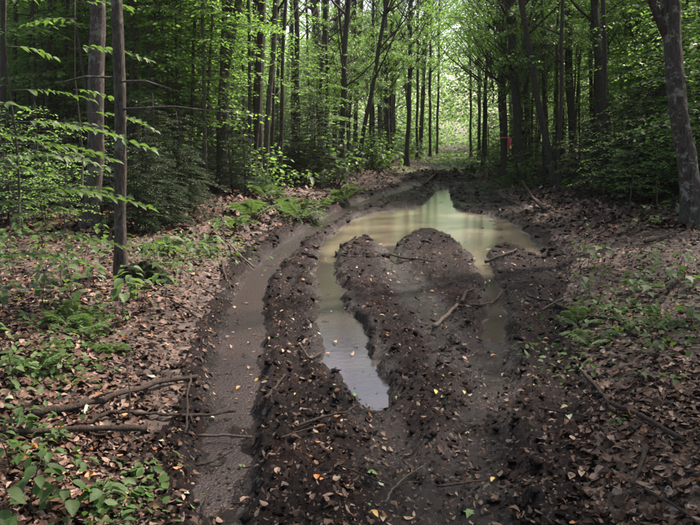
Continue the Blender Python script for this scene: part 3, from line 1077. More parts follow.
T = [
    (2, 1, 13, 6, 'slim dark tree cut by the left edge of the picture', 'the left-edge tree', {}),
    (26, 28, 20, 8, 'dark straight tree second from the left edge', 'the second left trunk', {}),
    (33, 37, 24, 5, 'thin dark tree leaning slightly beside the second trunk from left', None, {}),
    (47, 62, 22, 4.5, 'thin tree slanting down to the right in the left woods', 'the slanting left trunk', {}),
    (64, 76, 18, 5, 'slim dark tree standing left of the thick grey trunk', None, {}),
    (96, 92, 9.6, 17, 'thick straight grey tree, widest trunk in the left woods', 'the thick grey trunk', dict(bark='bark_grey')),
    (122, 122, 6.2, 12.5, 'pale grey tree with lichen standing nearest the left bank', 'the nearest pale grey trunk', dict(bark='bark_grey', dead=3, height_m=12)),
    (131, 135, 16, 12, 'dark brown tree close behind the nearest pale grey trunk', 'the dark brown trunk', {}),
    (157, 147, 15, 11, 'greyish tree leaning right, paired with a darker trunk', 'the leaning grey pair', dict(bark='bark_grey')),
    (161, 165, 20, 9, 'dark tree crossing behind the leaning greyish trunk', None, {}),
    (180, 189, 22, 5, 'thin dark tree between the grey pair and the forked tree', None, {}),
    (205, 214, 20, 5, 'slender tree just left of the big forked tree', None, dict(mid=-.01)),
    (231, 222, 15.5, 11, 'big forked grey-brown tree on the left beyond the hemlocks', 'the big forked tree', dict(bark='bark_grey', fork=(2.6, 242, 7))),
    (261, 258, 17, 10.5, 'stout blackish tree right of the forked tree', 'the stout blackish trunk', {}),
    (276, 263, 15.8, 6, 'crooked slim tree crossing in front of the stout blackish trunk', None, dict(mid=.008, bark='bark_grey')),
    (296, 296, 22, 6, 'straight dark slender tree left of the ferns', 'the straight slender trunk', {}),
    (314, 324, 27, 9, 'hazy grey tree leaning left in the middle left woods', 'the hazy grey trunk', dict(bark='bark_grey')),
    (323, 328, 31, 4, 'thin tree tight against the hazy grey trunk', None, {}),
    (337, 335, 28, 5, 'slim tree right of the hazy grey trunk', None, {}),
    (350, 342, 21, 6.5, 'dark kinked tree behind the clump of tall ferns', 'the kinked dark trunk', dict(mid=-.006)),
    (388, 357, 22, 4.8, 'strongly leaning dark tree tilting right towards the trail', 'the strongly leaning trunk', dict(mid=.005)),
    (385, 388, 26, 5, 'upright dark tree right of the strongly leaning trunk', 'the upright centre trunk', {}),
    (411, 407, 28, 5, 'slim tree left of the bright trail opening', 'the slim centre trunk', {}),
    (418, 417, 34, 3, 'very thin far tree on the left side of the trail opening', None, {}),
    (431, 430, 38, 3, 'very thin far tree at the left rim of the bright trail end', None, {}),
    (440, 437, 43, 2.6, 'faintest pole-like far tree just left of the trail end', None, {}),
    (470, 471, 40, 2.8, 'pole-like far tree just right of the trail end', None, {}),
    (478, 479, 37, 3, 'second pole-like far tree right of the trail end', None, {}),
    (487, 486, 34, 3, 'third pole-like far tree right of the trail end', None, {}),
    (500, 504, 21, 6, 'dark tree carrying a pink ribbon right of the trail', 'the ribboned tree', {}),
    (512, 521, 19, 9.5, 'sturdy dark tree at the right trail edge beyond the puddle', 'the sturdy right trunk', dict(fork=(3.4, 505, 4))),
    (521, 554, 17, 7, 'slanting tree tilting left over the trail, right side', 'the slanting right tree', dict(mid=-.012)),
    (541, 546, 25, 3.5, 'thin background tree behind the slanting right tree', None, {}),
    (556, 557, 24, 3.5, 'thin straight tree between the slanting and the upright right trunks', None, {}),
    (566, 574, 19, 8.5, 'upright dark tree right of the slanting one', 'the upright right tree', {}),
    (594, 610, 17, 8.5, 'curved dark tree bending left above the right bank', 'the curved right tree', dict(mid=-.008)),
    (596, 593, 20, 4.5, 'thin dark tree just left of the curved right tree', None, {}),
    (631, 630, 24, 4.5, 'slim tree in the gap right of the curved tree', 'the slim gap tree', {}),
    (640, 642, 26, 4.5, 'slim tree second in the gap right of the curved tree', None, {}),
    (655, 656, 15.5, 13, 'stout black tree behind the large mottled trunk on the right', 'the stout black right trunk', {}),
    (666, 693, 9.3, 20, 'large mottled tree leaning left on the right bank', 'the large mottled tree', dict(bark='bark_pale', mid=-.004, fork=(2.3, 641, 7), height_m=13)),
    (700, 697, 14, 7, 'dark slim tree at the right edge of the picture', 'the right-edge tree', {}),
]
for (pt, pb, dist, w, lab, short, kw) in T:
    make_tree(pt, pb, dist, w, lab, short, group='trees lining the trail', **kw)


for (xx_, yy_, lab) in [(-5.0, 2.2, 'unseen tree added for shade beside the camera on the left'), (5.2, 2.8, 'unseen tree added for shade beside the camera on the right'),
                        (-3.2, -3.5, 'unseen tree added for shade behind the camera, left bank'), (4.0, -3.0, 'unseen tree added for shade behind the camera, right bank'), (.6, -7.5, 'unseen tree added for shade far behind the camera'),
                        (7.6, 5.6, 'first unseen tree added for shade right of the view'), (6.6, -.8, 'unseen tree added for shade level with the camera, well right'), (9.8, 9.6, 'second unseen tree added for shade right of the view'), (8.8, 2.0, 'third unseen tree added for shade right of the view')]:
    r = link('broadleaf_tree', None, None, (xx_, yy_, H(xx_, yy_)))  # trees out of view, added so their crowns dim the foreground
    m = MB()
    zz = np.linspace(-.2, 12, 14)
    m.tube(np.stack([.05 * np.sin(zz), .05 * np.cos(zz), zz], -1), np.interp(zz, [0, 12], [.13, .04]), 10, .1)
    link('trunk', m.mesh('trunk', M['bark_dark']), r)
    link('crown', random.choice(CROWNS), r, (0, 0, 6.0), (0, 0, random.uniform(0, 6)), (1.45, 1.45, 1.0))
    tag(r, lab, 'tree')


def auto_label(desc, px, dist, extra=''):
    far = ' far back' if dist > 33 else ' further in' if dist > 25 else ''
    c = sorted(LAND, key=lambda l: abs(l[0] - px) + 2.0 * abs(l[1] - dist))
    for l in c:
        dd = dist - l[1]
        if abs(dd) > 3.5:
            rel = 'behind and ' if dd > 0 else 'in front and '
        else:
            rel = ''
        rel += 'left of' if px < l[0] else 'right of'
        s = f'{desc}{far} {rel} {l[3]}'
        if s not in LABELS:
            return s
    return desc


# slim dark poles between the named trees
cnt = 0
while cnt < 85:
    px = random.uniform(-5, 705)
    dist = random.uniform(14, 30)
    if mud_signed(np.array([x_at(px, dist)]), np.array([dist]))[0] > -1.0 or 300 < px < 415 and dist < 22 or px > 635 and dist < 19:
        continue
    w = random.uniform(2.6, 5.0) * (18 / dist) ** .4
    lean = random.normalvariate(0, 5) + (452 - px) * .02
    make_tree(px + lean, px, dist, w, auto_label(('slim' if w > 3.4 else 'thin') + ' dark pole-like tree', px, dist), None, group='slim dark poles in the woods', crown_scale=.42)
    cnt += 1

# thin trunks farther back
cnt = 0
while cnt < 85:
    px = random.uniform(-10, 712)
    dist = random.uniform(24, 46)
    xx = x_at(px, dist)
    if abs(px - 452) < 16 + 300 / dist:
        continue
    w = random.uniform(2.2, 4.2)
    word = ('thin ' if w < 2.8 else 'slim ' if w < 3.5 else 'medium ') + ('far' if dist > 34 else 'background')
    lean = random.normalvariate(0, 6) + (452 - px) * .015
    make_tree(px + lean, px, dist, w, auto_label(word + ' tree', px, dist), None, group='thin trees deep in the woods', crown_at=random.uniform(1.8, 5.5), crown_scale=random.uniform(.6, .85))
    cnt += 1


def make_sapling(px, dist, k, s=1.0):
    xx = x_at(px, dist)
    r = link('leafy_sapling', None, None, (xx, dist, H(xx, dist)), (0, 0, random.uniform(0, 6.28)), (s, s, s))
    link('trunk', SAPS[k][0], r)
    link('foliage', SAPS[k][1], r)
    hgt = [5.2, 6.5, 4.2, 3.2, 7.5, 5.8][k] * s
    word = 'tall' if hgt > 6 else 'middling' if hgt > 4.2 else 'short'
    tag(r, auto_label(f'{word} leafy green sapling', px, dist), 'sapling', 'leafy saplings under the trees')


for q in range(44):
    left = q < 28
    make_sapling(random.uniform(-25, 250) if left else random.uniform(560, 715), random.uniform(18, 36), random.choice([1, 4, 5, 0]), random.uniform(.9, 1.2))

# understorey: bands of saplings to either side
bands = [(9.5, 13, 4), (13, 18, 22), (18, 24, 36), (24, 32, 50), (32, 46, 62)]
for (d0, d1, n) in bands:
    c = 0
    while c < n:
        px = random.uniform(-60, 760)
        dist = random.uniform(d0, d1)
        xx = x_at(px, dist)
        ms = mud_signed(np.array([xx]), np.array([dist]))[0]
        if ms > -1.1 - 0.02 * dist:
            continue
        if dist < 13 and px < 694 or dist < 17 and px < 240 and random.random() < .5 or dist < 21 and (485 < px < 625 or 210 < px < 300) or dist < 28 and 485 < px < 650 and random.random() < .6:
            continue
        k = random.choice([0, 1, 4, 5, 0, 1, 2] if dist < 24 else [0, 1, 2, 3, 4, 5])
        if 335 < px < 500 and random.random() < .3:
            continue
        s = random.uniform(.85, 1.15)
        if 290 < px < 560:
            s = min(s, (.7 if px < 420 else 1.05) * (CAMZ + dist * .181) / [5.2, 6.5, 4.2, 3.2, 7.5, 5.8][k])
        make_sapling(px, dist, k, s)
        c += 1

for (px, dist, s) in [(15, 8.5, .5), (48, 9.5, .6), (70, 8.2, .4), (112, 10.5, .45), (8, 11, .6),
                      (600, 13, .5), (630, 11.5, .5), (655, 12, .55), (570, 15.5, .5), (540, 18, .6)]:
    xx = x_at(px, dist)
    r = link('leafy_sapling', None, None, (xx, dist, H(xx, dist)), (0, 0, random.uniform(0, 6.28)), (s, s, s * .9))
    link('trunk', SAPS[3][0], r)
    link('foliage', SAPS[3][1], r)
    tag(r, auto_label('knee-to-chest-high leafy sapling', px, dist), 'sapling', 'leafy saplings under the trees')

# dark young hemlocks
MOREH = []
while len(MOREH) < 34:
    px, dist = random.uniform(-20, 720), random.uniform(18, 40)
    if mud_signed(np.array([x_at(px, dist)]), np.array([dist]))[0] < -1.2:
        MOREH.append((px, dist, random.choice([0, 0, 1, 2]), random.uniform(.8, 1.15)))
for (px, dist, k, s) in [(178, 14.5, 0, 1.0), (205, 16, 0, .9), (240, 17.5, 0, 1.0), (232, 14.8, 1, .95), (282, 18.5, 0, .95), (318, 20, 0, .9), (150, 9.3, 1, .85),
                         (60, 15, 2, .8), (100, 17, 0, 1.0), (20, 12, 1, 1.0), (12, 9.5, 1, .6), (48, 10.2, 1, .7), (105, 9.8, 1, .6), (140, 9.0, 1, .55), (172, 9.6, 1, .6), (192, 10.6, 1, .7), (160, 10.5, 0, .75), (182, 12.2, 1, 1.0), (125, 12.5, 0, .9), (75, 11.5, 1, .9), (262, 19.5, 0, 1.0), (300, 21, 2, .8), (245, 14.2, 1, .8), (345, 23, 0, .9), (372, 25, 1, 1.1),
                         (590, 14.5, 1, 1.0), (560, 17.5, 1, 1.0), (625, 14, 0, .9), (655, 13, 0, 1.05), (600, 18, 0, .9), (640, 17, 2, 1.0), (676, 15, 2, 1.0), (706, 12.5, 0, 1.0), (535, 21, 1, 1.1)] + MOREH:
    xx = x_at(px, dist)
    r = link('young_hemlock', None, None, (xx, dist, H(xx, dist)), (0, 0, random.uniform(0, 6.28)), (s * 1.1, s * 1.1, s))
    link('trunk', HEMS[k][0], r)
    link('crown', HEMS[k][1], r)
    word = ['knee-high', 'low'][0] if False else ('low' if k == 1 else 'tall' if k == 2 else 'bushy')
    tag(r, auto_label(f'{word} dark young hemlock', px, dist), 'evergreen', 'dark young hemlocks')

# leafy shrubs that hide the ground between the trunks
def shrub_mesh(seed):
    r = np.random.default_rng(seed)
    m = MB()
    P, D, S = [], [], []
    for k in range(9):
        az = k * .7 + r.normal(0, .2)
        out, hh = r.uniform(.35, .9), r.uniform(.6, 1.5)
        bp = lambda t: np.array([math.cos(az) * out * t ** 1.3, math.sin(az) * out * t ** 1.3, hh * t - .05])
        m.tube([bp(t) for t in (0, .4, .75, 1)], [.01, .008, .005, .002], 4)
        for j in range(34):
            t = r.uniform(.2, 1)
            a2 = r.uniform(0, 6.28)
            dv = np.array([math.cos(a2), math.sin(a2), r.normal(.0, .25)])
            P.append(bp(t) + dv * r.uniform(.03, .3)); D.append(dv + np.array([0, 0, -.25])); S.append(.12 * r.uniform(.7, 1.3))
    w = len(P)
    V, F = leafcloud(np.array(P), np.array(D), rnd_normals(w, .45), np.array(S), np.full(w, 1.2), LEAF_S)
    return m.mesh('stem', M['stem']), mesh_np('foliage', V, [F], M['leaf'], False)


SHRUB = [shrub_mesh(400 + k) for k in range(4)]
c = 0
while c < 95:
    px, dist = random.uniform(-20, 720), random.uniform(15, 48)
    xx = x_at(px, dist)
    if mud_signed(np.array([xx]), np.array([dist]))[0] > -.7:
        continue
    s = random.uniform(.6, 1.25)
    r = link('leafy_shrub', None, None, (xx, dist, H(xx, dist)), (0, 0, random.uniform(0, 6.28)), (s, s, s))
    k = random.randrange(4)
    link('stem', SHRUB[k][0], r)
    link('foliage', SHRUB[k][1], r)
    tag(r, auto_label(('low' if s < .85 else 'waist-high' if s < 1.05 else 'tall') + ' leafy shrub', px, dist), 'shrub', 'leafy shrubs under the trees')
    c += 1

# woods too far off to tell the trees apart
mb = MB()
n = 400000
yy = rng.uniform(50, 84, n)
xx = rng.uniform(-.75, .75, n) * yy
zz = 14 * rng.random(n) ** 1.35
cl = fbm(xx * .35 + zz * .31, yy * .35 + zz * .2, 91, 3)
tc_ = np.abs(xx - .15 * yy)
k = (cl > -.15) & ((tc_ > 1.2) | (zz > 2.2) | (yy > 66)) & (zz < 10.5 + 3 * fbm(xx * .15, yy * .15, 19, 2))
xx, yy, zz = xx[k], yy[k], zz[k]
n = len(xx)
nn = rnd_normals(n, 1.0)
a = rng.random(n) * 6.28
V, F = leafcloud(np.stack([xx, yy, zz + .3], -1), np.stack([np.cos(a), np.sin(a), rng.normal(-.2, .3, n)], -1), nn, .26 * rng.uniform(.6, 1.4, n), np.ones(n), LEAF_D)
me = mesh_np('far_woods', V, [F], M['leaf_far'], False)
struct(link('far_woods', me), 'stuff')

# ------------------------------------------------------------------ near saplings with leaves one can pick out
LEAFN = [mesh_np('leaf', *(lambda t: (t[0], [t[1]]))(leaf_detail(.27, .35, d_, .006)), M['leaf_near']) for d_ in (.12, .25, .4)]


def orient(d, nrm):
    d = Vector(d).normalized(); n = Vector(nrm)
    x = d.cross(n).normalized(); z = x.cross(d)
    return Matrix((x, d, z)).transposed().to_euler()


def leafy_plant(name, x, y, hgt, branches, ls, label, cat, lean=(0, 0), r0=.009, group=None):
    """branches: (height, azimuth deg, length, rise)"""
    z0 = H(x, y)
    root = link(name, None, None, (x, y, z0))
    m = MB()
    zz = np.linspace(-.05, hgt, 8)
    sp = lambda z: np.array([lean[0] * (z / hgt) ** 1.5 + .015 * math.sin(4 * z + x), lean[1] * (z / hgt) ** 1.5 + .015 * math.cos(5 * z), z])
    m.tube([sp(z) for z in zz], np.interp(zz, [0, hgt], [r0, r0 * .35]), 8, .1)
    link('stem', m.mesh('stem', M['stem']), root)
    for (bz, az, ln, up) in branches:
        a = math.radians(az)
        ax = np.array([math.cos(a), math.sin(a), 0]); sd_ = np.array([-ax[1], ax[0], 0])
        b0 = sp(bz)
        bp = lambda t: b0 + ax * ln * t + sd_ * .08 * ln * math.sin(3 * t + az) + np.array([0, 0, ln * (up * t - .25 * t * t)])
        bm_ = MB()
        bm_.tube([bp(t) for t in np.linspace(0, 1, 6)], np.linspace(r0 * .45, .0012, 6), 5)
        leaves = []
        n = max(4, int(ln / (ls * .52)))
        for j in range(n):
            t = .18 + .82 * (j + .5) / n
            sg = 1 if j % 2 else -1
            offs = [(0, 1.0)]
            if ln > .6 and t < .75:
                offs = [(0, .9), (.11 * (1 - t) + .07, 1.0)]
                if t < .5 and ln > .8:
                    offs.append((.26, .9))
            if max(o for o, _ in offs) > 0:
                e = bp(t) + (ax * .6 + sd_ * sg) * max(o for o, _ in offs) * .86
                bm_.tube([bp(t), e], [.0022, .001], 4)
            for q, (o_, sc) in enumerate(offs):
                p = bp(t) + (ax * .6 + sd_ * sg) * o_ * .86
                s2 = sg if q % 2 == 0 else -sg
                d = ax * random.uniform(.5, .9) + sd_ * s2 * random.uniform(.5, .9) + np.array([0, 0, random.uniform(-.35, .0)])
                leaves.append((p, d))
        leaves.append((bp(1), ax + np.array([0, 0, -.25])))
        br = link('branch', bm_.mesh('branch', M['stem']), root)
        for p, d in leaves:
            s = ls * random.uniform(.7, 1.15)
            link('leaf', random.choice(LEAFN), br, p, orient(d, (random.normalvariate(0, .25), random.normalvariate(0, .25), 1)), (s, s, s))
    tag(root, label, cat, group)
    return root


x, y = ground_at(28, 318, .2)
leafy_plant('beech_sapling', x, y, 2.3, [(.55, 15, .7, .10), (.72, -60, .5, .1), (.88, 8, .95, .10), (1.02, 150, .6, .1), (1.12, -28, .85, .20), (1.22, 35, .7, .05),
                                        (1.38, -8, 1.0, .05), (1.5, 200, .6, .1), (1.6, 25, .55, .15), (1.9, 60, .4, .15), (2.2, -30, .35, .25)],
            .078, 'young beech sapling with tiered leafy branches in the left foreground', 'sapling', (.05, 0), .012)
x, y = ground_at(-14, 335, .2)
leafy_plant('beech_sapling', x, y, 1.6, [(.5, 5, .7, .12), (.66, -50, .5, .15), (.85, 40, .6, .1), (1.1, -5, .5, .15), (1.3, 20, .5, .1), (1.5, -20, .4, .2)],
            .075, 'smaller beech sapling reaching in from the left edge of the picture', 'sapling', (.08, 0), .009)
x, y = ground_at(88, 268, .2)
leafy_plant('beech_sapling', x, y, 2.6, [(1.5, -5, .8, .02), (1.72, 70, .5, .1), (2.1, -15, .8, .1), (2.4, 180, .5, .1), (2.55, 20, .5, .2)],
            .09, 'slender beech sapling with pale shining leaves between the two grey trunks', 'sapling', (.05, 0), .01)

LAND_G = []     # ground landmarks: px, py, phrase


def near_label(desc, px, py):
    c = sorted(LAND_G, key=lambda l: math.hypot(l[0] - px, 1.6 * (l[1] - py)))
    for l in c:
        dx, dy = px - l[0], py - l[1]
        rel = ('left of' if dx < 0 else 'right of') if abs(dx) > 1.3 * abs(dy) else ('behind' if dy < 0 else 'in front of')
        s = f'{desc} {rel} {l[2]}'
        if s not in LABELS:
            return s
    return desc


# ------------------------------------------------------------------ sticks and logs
def stick(name, pix, w0, w1, label, mat='stick', lift=.03, short=None, side=None, follow=True, zoff=None):
    P = []
    for k, (a, b) in enumerate(pix):
        zz = 0.02
        for _ in range(3):
            x, y = ground_at(a, b, zz)
            zz = max(H(x, y), ZW) + lift + (zoff[k] if zoff else 0)
        P.append(np.array([x, y, zz]))
    P = np.array(P)
    # finer course between the survey points
    n = max(8, len(P) * 4)
    t = np.linspace(0, len(P) - 1, n)
    Q = np.stack([np.interp(t, np.arange(len(P)), P[:, i]) for i in range(3)], -1)
    d = np.linalg.norm(P[-1] - P[0])
    Q += rng.normal(0, .006 * min(1, d), Q.shape) * np.array([1, 1, .6])
    dist = P[:, 1].mean()
    r0, r1 = w0 * .47 * dist / FPX, w1 * .45 * dist / FPX
    R = np.linspace(r0, r1, n) * (1 + .12 * rng.normal(0, 1, n))
    Q -= P[0]
    Q[:, 2] += r0 * .5
    m = MB()
    m.tube(Q, np.maximum(R, .0015), 8, .15, random.random() * 5)
    if side:
        for (f, dx, dy, dz, s) in side:
            i = int(f * (n - 1))
            e = Q[i] + np.array([dx, dy, dz])
            m.tube([Q[i], (Q[i] + e) / 2 + np.array([0, 0, .01]), e], [R[i] * s, R[i] * s * .8, R[i] * s * .4], 6, .1)
    o = link(name, m.mesh(name, M[mat]), None, tuple(P[0]))
    tag(o, label, 'stick' if 'log' not in name else 'log')
    if short:
        LAND_G.append((np.mean([p[0] for p in pix]), np.mean([p[1] for p in pix]), short))
    return o


stick('fallen_branch', [(33, 419), (70, 409), (115, 398), (160, 384), (198, 375)], 8, 5, 'long dark fallen branch slanting up towards the left rut', short='the long slanting branch', side=[(.4, .12, .05, .04, .5)])
stick('fallen_branch', [(8, 434), (60, 433), (100, 434), (146, 432)], 7, 8, 'straight thick fallen branch lying level in the left foreground', short='the level thick branch')
stick('fallen_branch', [(85, 426), (112, 413), (138, 415), (165, 417), (200, 416), (236, 412)], 4, 4, 'crooked dark branch reaching across into the left rut', short='the crooked branch', side=[(.75, .05, -.14, .02, .7)])
stick('twig', [(190, 374), (189, 400), (185, 432)], 3, 2, 'short upright twig propped beside the left rut', lift=.03, zoff=[.10, .06, 0])
stick('stick', [(199, 436), (225, 436), (252, 438)], 3.2, 3, 'pale straight stick lying across the left rut', 'stick_pale', short='the pale rut stick')
stick('twig', [(129, 424), (130, 396), (127, 366)], 2.2, 1.5, 'thin twig standing up from the litter behind the slanting branch', lift=.02, zoff=[0, .12, .22])
stick('stick', [(196, 466), (210, 463), (232, 452)], 4, 2, 'short dark stick sunk in the left rut', short='the short rut stick')
stick('stick', [(212, 488), (206, 500), (203, 516)], 3.5, 2, 'blackened stick in the left rut near the bottom of the picture')
stick('stick', [(265, 400), (276, 387), (285, 374)], 4.5, 2.5, 'root-like stick on the ridge beside the left rut', short='the ridge stick')
stick('stick', [(297, 425), (325, 418), (345, 413), (358, 407)], 3.2, 2.2, 'long thin brown stick lying below the silver water', short='the brown stick')
stick('stick', [(280, 437), (300, 431), (325, 425)], 2.5, 2, 'dark thin stick half buried below the long brown one')
stick('stick', [(434, 328), (444, 319), (457, 306)], 5, 3.5, 'thick pale broken stick on the mud island', 'stick_pale', short='the broken pale stick')
stick('stick', [(462, 303), (465, 293), (475, 289)], 4, 2.5, 'small hooked root above the broken pale stick')
stick('stick', [(485, 263), (500, 257), (517, 250)], 3.5, 2.5, 'stick lying at the near right edge of the puddle', 'stick', short='the puddle stick')
stick('stick', [(455, 306), (478, 306), (492, 303), (503, 292), (515, 284), (529, 279)], 2.5, 1.8, 'thin curved root crossing the right rut', short='the curved root')
stick('stick', [(528, 295), (552, 303), (575, 313), (594, 319), (618, 321), (636, 336)], 3.5, 3, 'long bent stick with pale end on the right bank', short='the long bent stick')
stick('stick', [(541, 311), (558, 302), (575, 293)], 2.2, 1.6, 'thin pale twig crossing the long bent stick', 'stick_pale')
stick('forked_branch', [(582, 378), (598, 391), (612, 404), (640, 418), (682, 441)], 5, 5, 'forked dark branch lying on litter at the lower right', short='the forked branch', side=[(.42, -.05, -.22, 0, .8)])
stick('stick', [(646, 449), (640, 468), (632, 487)], 6, 4, 'dark rotten stub on the litter at the lower right', short='the rotten stub')
stick('stick', [(644, 494), (672, 508), (703, 527)], 4, 3, 'brown stick running off the lower right corner', short='the corner stick')
stick('stick', [(539, 408), (562, 412), (590, 416)], 2.6, 2, 'thin greyish stick on dark mud left of the forked branch')
stick('log', [(522, 187), (533, 199), (545, 211)], 3, 3.5, 'small dark log slanting beside the right end of the puddle', short='the small log', lift=.06, zoff=[.15, .05, 0])
stick('stick', [(385, 503), (392, 490), (402, 480), (424, 466)], 2.6, 1.6, 'thin forked twig on mud at the bottom centre', 'stick_pale', side=[(.5, .1, .02, .01, .8)], short='the thin forked twig')
stick('stick', [(213, 234), (228, 246), (242, 257), (254, 268)], 2.2, 2, 'pale thin stick hanging over the left bank edge', 'stick_pale', short='the bank-edge stick')
stick('stick', [(222, 262), (225, 276), (232, 291)], 2.4, 1.6, 'small bare root on the left bank below the pale thin stick')
stick('stick', [(340, 468), (362, 475), (388, 485)], 2.5, 2, 'short brown stick lying in churned mud at the bottom centre')
stick('stick', [(437, 487), (460, 484), (484, 481)], 3, 2.2, 'reddish brown stick flat on the mud right of the forked twig')
stick('stick', [(300, 346), (310, 360), (322, 352)], 3, 2, 'bent stick at the edge of the silver water')
stick('stick', [(385, 253), (402, 258), (420, 260), (436, 262)], 2.2, 1.6, 'long thin twig across the top of the mud island')
stick('log', [(424, 186), (436, 179), (446, 175)], 2.6, 2, 'muddy log jutting from the heap of churned mud', short='the mud heap log', zoff=[.02, .08, .2])
stick('stick', [(457, 189), (463, 182), (466, 178)], 1.8, 1.2, 'dark stick poking out right of the mud heap', zoff=[0, .06, .15])
stick('log', [(560, 180), (580, 176), (612, 170)], 5, 4, 'dead log lying behind the right bank under dark hemlocks', lift=.08)
stick('stick', [(645, 243), (660, 238), (676, 232)], 4, 3, 'dark branch on litter at the foot of the large mottled tree', short='the tree-foot branch')
stick('stick', [(170, 300), (186, 309), (197, 318)], 2.5, 2, 'thin twig on litter at the left bank above the rut')
stick('stick', [(66, 250), (60, 280), (72, 310)], 2.5, 1.8, 'curving dead vine rising from the left litter', lift=.02, zoff=[.3, .15, 0])
LAND_G += [(143, 272, 'the mossy boulder'), (122, 285, 'the nearest pale grey trunk'), (692, 235, 'the large mottled tree'), (430, 210, 'the puddle'), (440, 178, 'the mud heap'), (92, 240, 'the thick grey trunk'), (554, 180, 'the slanting right tree'), (521, 180, 'the sturdy right trunk')]

# mossy boulder behind the near grey trunk
x, y = ground_at(145, 288, .15)
import bmesh
bm = bmesh.new()
bmesh.ops.create_icosphere(bm, subdivisions=5, radius=1)
for v in bm.verts:
    n_ = float(fbm(np.array([v.co.x * 1.6 + 3]), np.array([v.co.y * 1.6 + v.co.z]), 8, 4)[0])
    n2_ = float(fbm(np.array([v.co.x * 7 + v.co.z * 5]), np.array([v.co.y * 7 - v.co.z * 3]), 18, 4)[0])
    v.co *= 1 + .4 * n_ + .16 * n2_
    v.co.x *= .2; v.co.y *= .2; v.co.z = v.co.z * .2 - .03
me = bpy.data.meshes.new('mossy_boulder'); bm.to_mesh(me); bm.free()
me.polygons.foreach_set('use_smooth', np.ones(len(me.polygons), bool))
me.materials.append(M['moss'])
tag(link('mossy_boulder', me, None, (x, y, H(x, y))), 'rounded dark mossy boulder at the foot of the nearest pale grey trunk', 'boulder')

# pink ribbon on its tree
tr = [o for o in bpy.data.objects if o.get('label', '').startswith('dark tree carrying')][0]
d_ = 21
zc = CAMZ + (132 - 139) / FPX * d_ + .05
xr, yr = x_at(507.5, d_, zc), d_ - .14
m = MB()
an = np.linspace(0, 2 * np.pi, 13)
xc = x_at(503.5, d_, zc)
for w_ in range(1):
    V = np.concatenate([np.stack([xc - xr + .115 * np.cos(an), d_ - yr + .115 * np.sin(an), np.full(13, zz)], -1) for zz in (-.018, .018)])
    i = np.arange(12)
    m.add(V, [np.stack([i, i + 1, i + 14, i + 13], -1)])
root = link('ribbon', None, None, (xr, yr, zc))
link('band', m.mesh('band', M['tape']), root)
for (ox, ln, tw) in ((0, .42, .3), (.035, .34, -.5)):
    zz = np.linspace(0, -ln, 8)
    V = []
    for k, z in enumerate(zz):
        c, s = math.cos(tw * k * .5), math.sin(tw * k * .5)
        cxx = ox + .015 * math.sin(k * .9); cyy = -.02 - .01 * k * .5
        V += [[cxx - .045 * c, cyy - .045 * s, z], [cxx + .045 * c, cyy + .045 * s, z]]
    i = np.arange(7) * 2
    link('tail', mesh_np('tail', np.array(V), [np.stack([i, i + 1, i + 3, i + 2], -1)], M['tape']), root)
tag(root, 'pink flagging ribbon tied round a dark trunk right of the trail', 'ribbon')

# ------------------------------------------------------------------ ferns
def frond_mesh(seed, curl):
    r = np.random.default_rng(seed)
    m = MB()
    bp = lambda t: np.array([.05 * math.sin(3 * t + seed), t * (1 - .2 * t), 1.25 * t - curl * 1.15 * t * t])
    m.tube([bp(t) for t in np.linspace(0, 1, 7)], np.linspace(.007, .002, 7), 4)
    P, D, S = [], [], []
    n = 20
    for j in range(n):
        t = .16 + .84 * j / n
        wl = .30 * math.sin(math.pi * min(1, (t - .05) * .92) ** .75) + .03
        for sg in (-1, 1):
            P.append(bp(t)); D.append([sg * 1.0, .38, -.12 + r.normal(0, .06)]); S.append(wl * r.uniform(.85, 1.1))
    P = np.array(P); nn = rnd_normals(len(P), .15)
    V, F = leafcloud(P, np.array(D), nn, np.array(S), np.full(len(P), .36), LEAF_S)
    m.add(V, [F])
    return m.mesh('frond', M['fern'], False)


FROND = [frond_mesh(k, c) for k, c in enumerate((.55, .8, 1.05, .7))]


def fern(px, py, size, n, desc='green fern'):
    x, y = ground_at(px, py, .15)
    root = link('fern', None, None, (x, y, H(x, y)))
    a0 = random.uniform(0, 6)
    for k in range(n):
        s = size * random.uniform(.7, 1.1)
        link('frond', random.choice(FROND), root, (0, 0, 0), (random.uniform(-.25, .15), 0, a0 + k * 6.283 / n + random.normalvariate(0, .25)), (s, s, s))
    tag(root, near_label(desc, px, py), 'fern', 'ferns on the banks')


for a in [(345, 197, .62, 10, 'large bright fern clump'), (331, 199, .42, 7, 'bright green fern'), (302, 213, .65, 8, 'bright green fern'), (288, 209, .5, 7, 'small green fern'), (268, 205, .6, 8, 'green fern'), (250, 218, .6, 8, 'shaded green fern'),
          (318, 188, .6, 8, 'shaded green fern'), (238, 228, .4, 6, 'small green fern'), (70, 338, .26, 8, 'small light green fern'), (40, 384, .22, 7, 'small light green fern'), (112, 356, .22, 6, 'small light green fern'), (85, 345, .25, 6, 'tiny green fern'),
          (168, 258, .4, 7, 'pale green fern'), (580, 320, .28, 5, 'small light green fern'), (588, 342, .25, 5, 'small light green fern'), (640, 300, .25, 6, 'tiny green fern'),
          (655, 336, .22, 6, 'small light green fern'), (505, 186, .5, 7, 'shaded green fern'), (470, 176, .6, 7, 'green fern'), (530, 190, .5, 7, 'shaded green fern')]:
    fern(*a)

# ------------------------------------------------------------------ seedlings, each leaf its own piece
LEAFM = [mesh_np('leaf', *(lambda t: (t[0], [t[1]]))(tp), M['leaf_near']) for tp in (leaf_detail(.33, .3, .2, .005), leaf_detail(.3, .2, .35, .008), leaf_maple())]


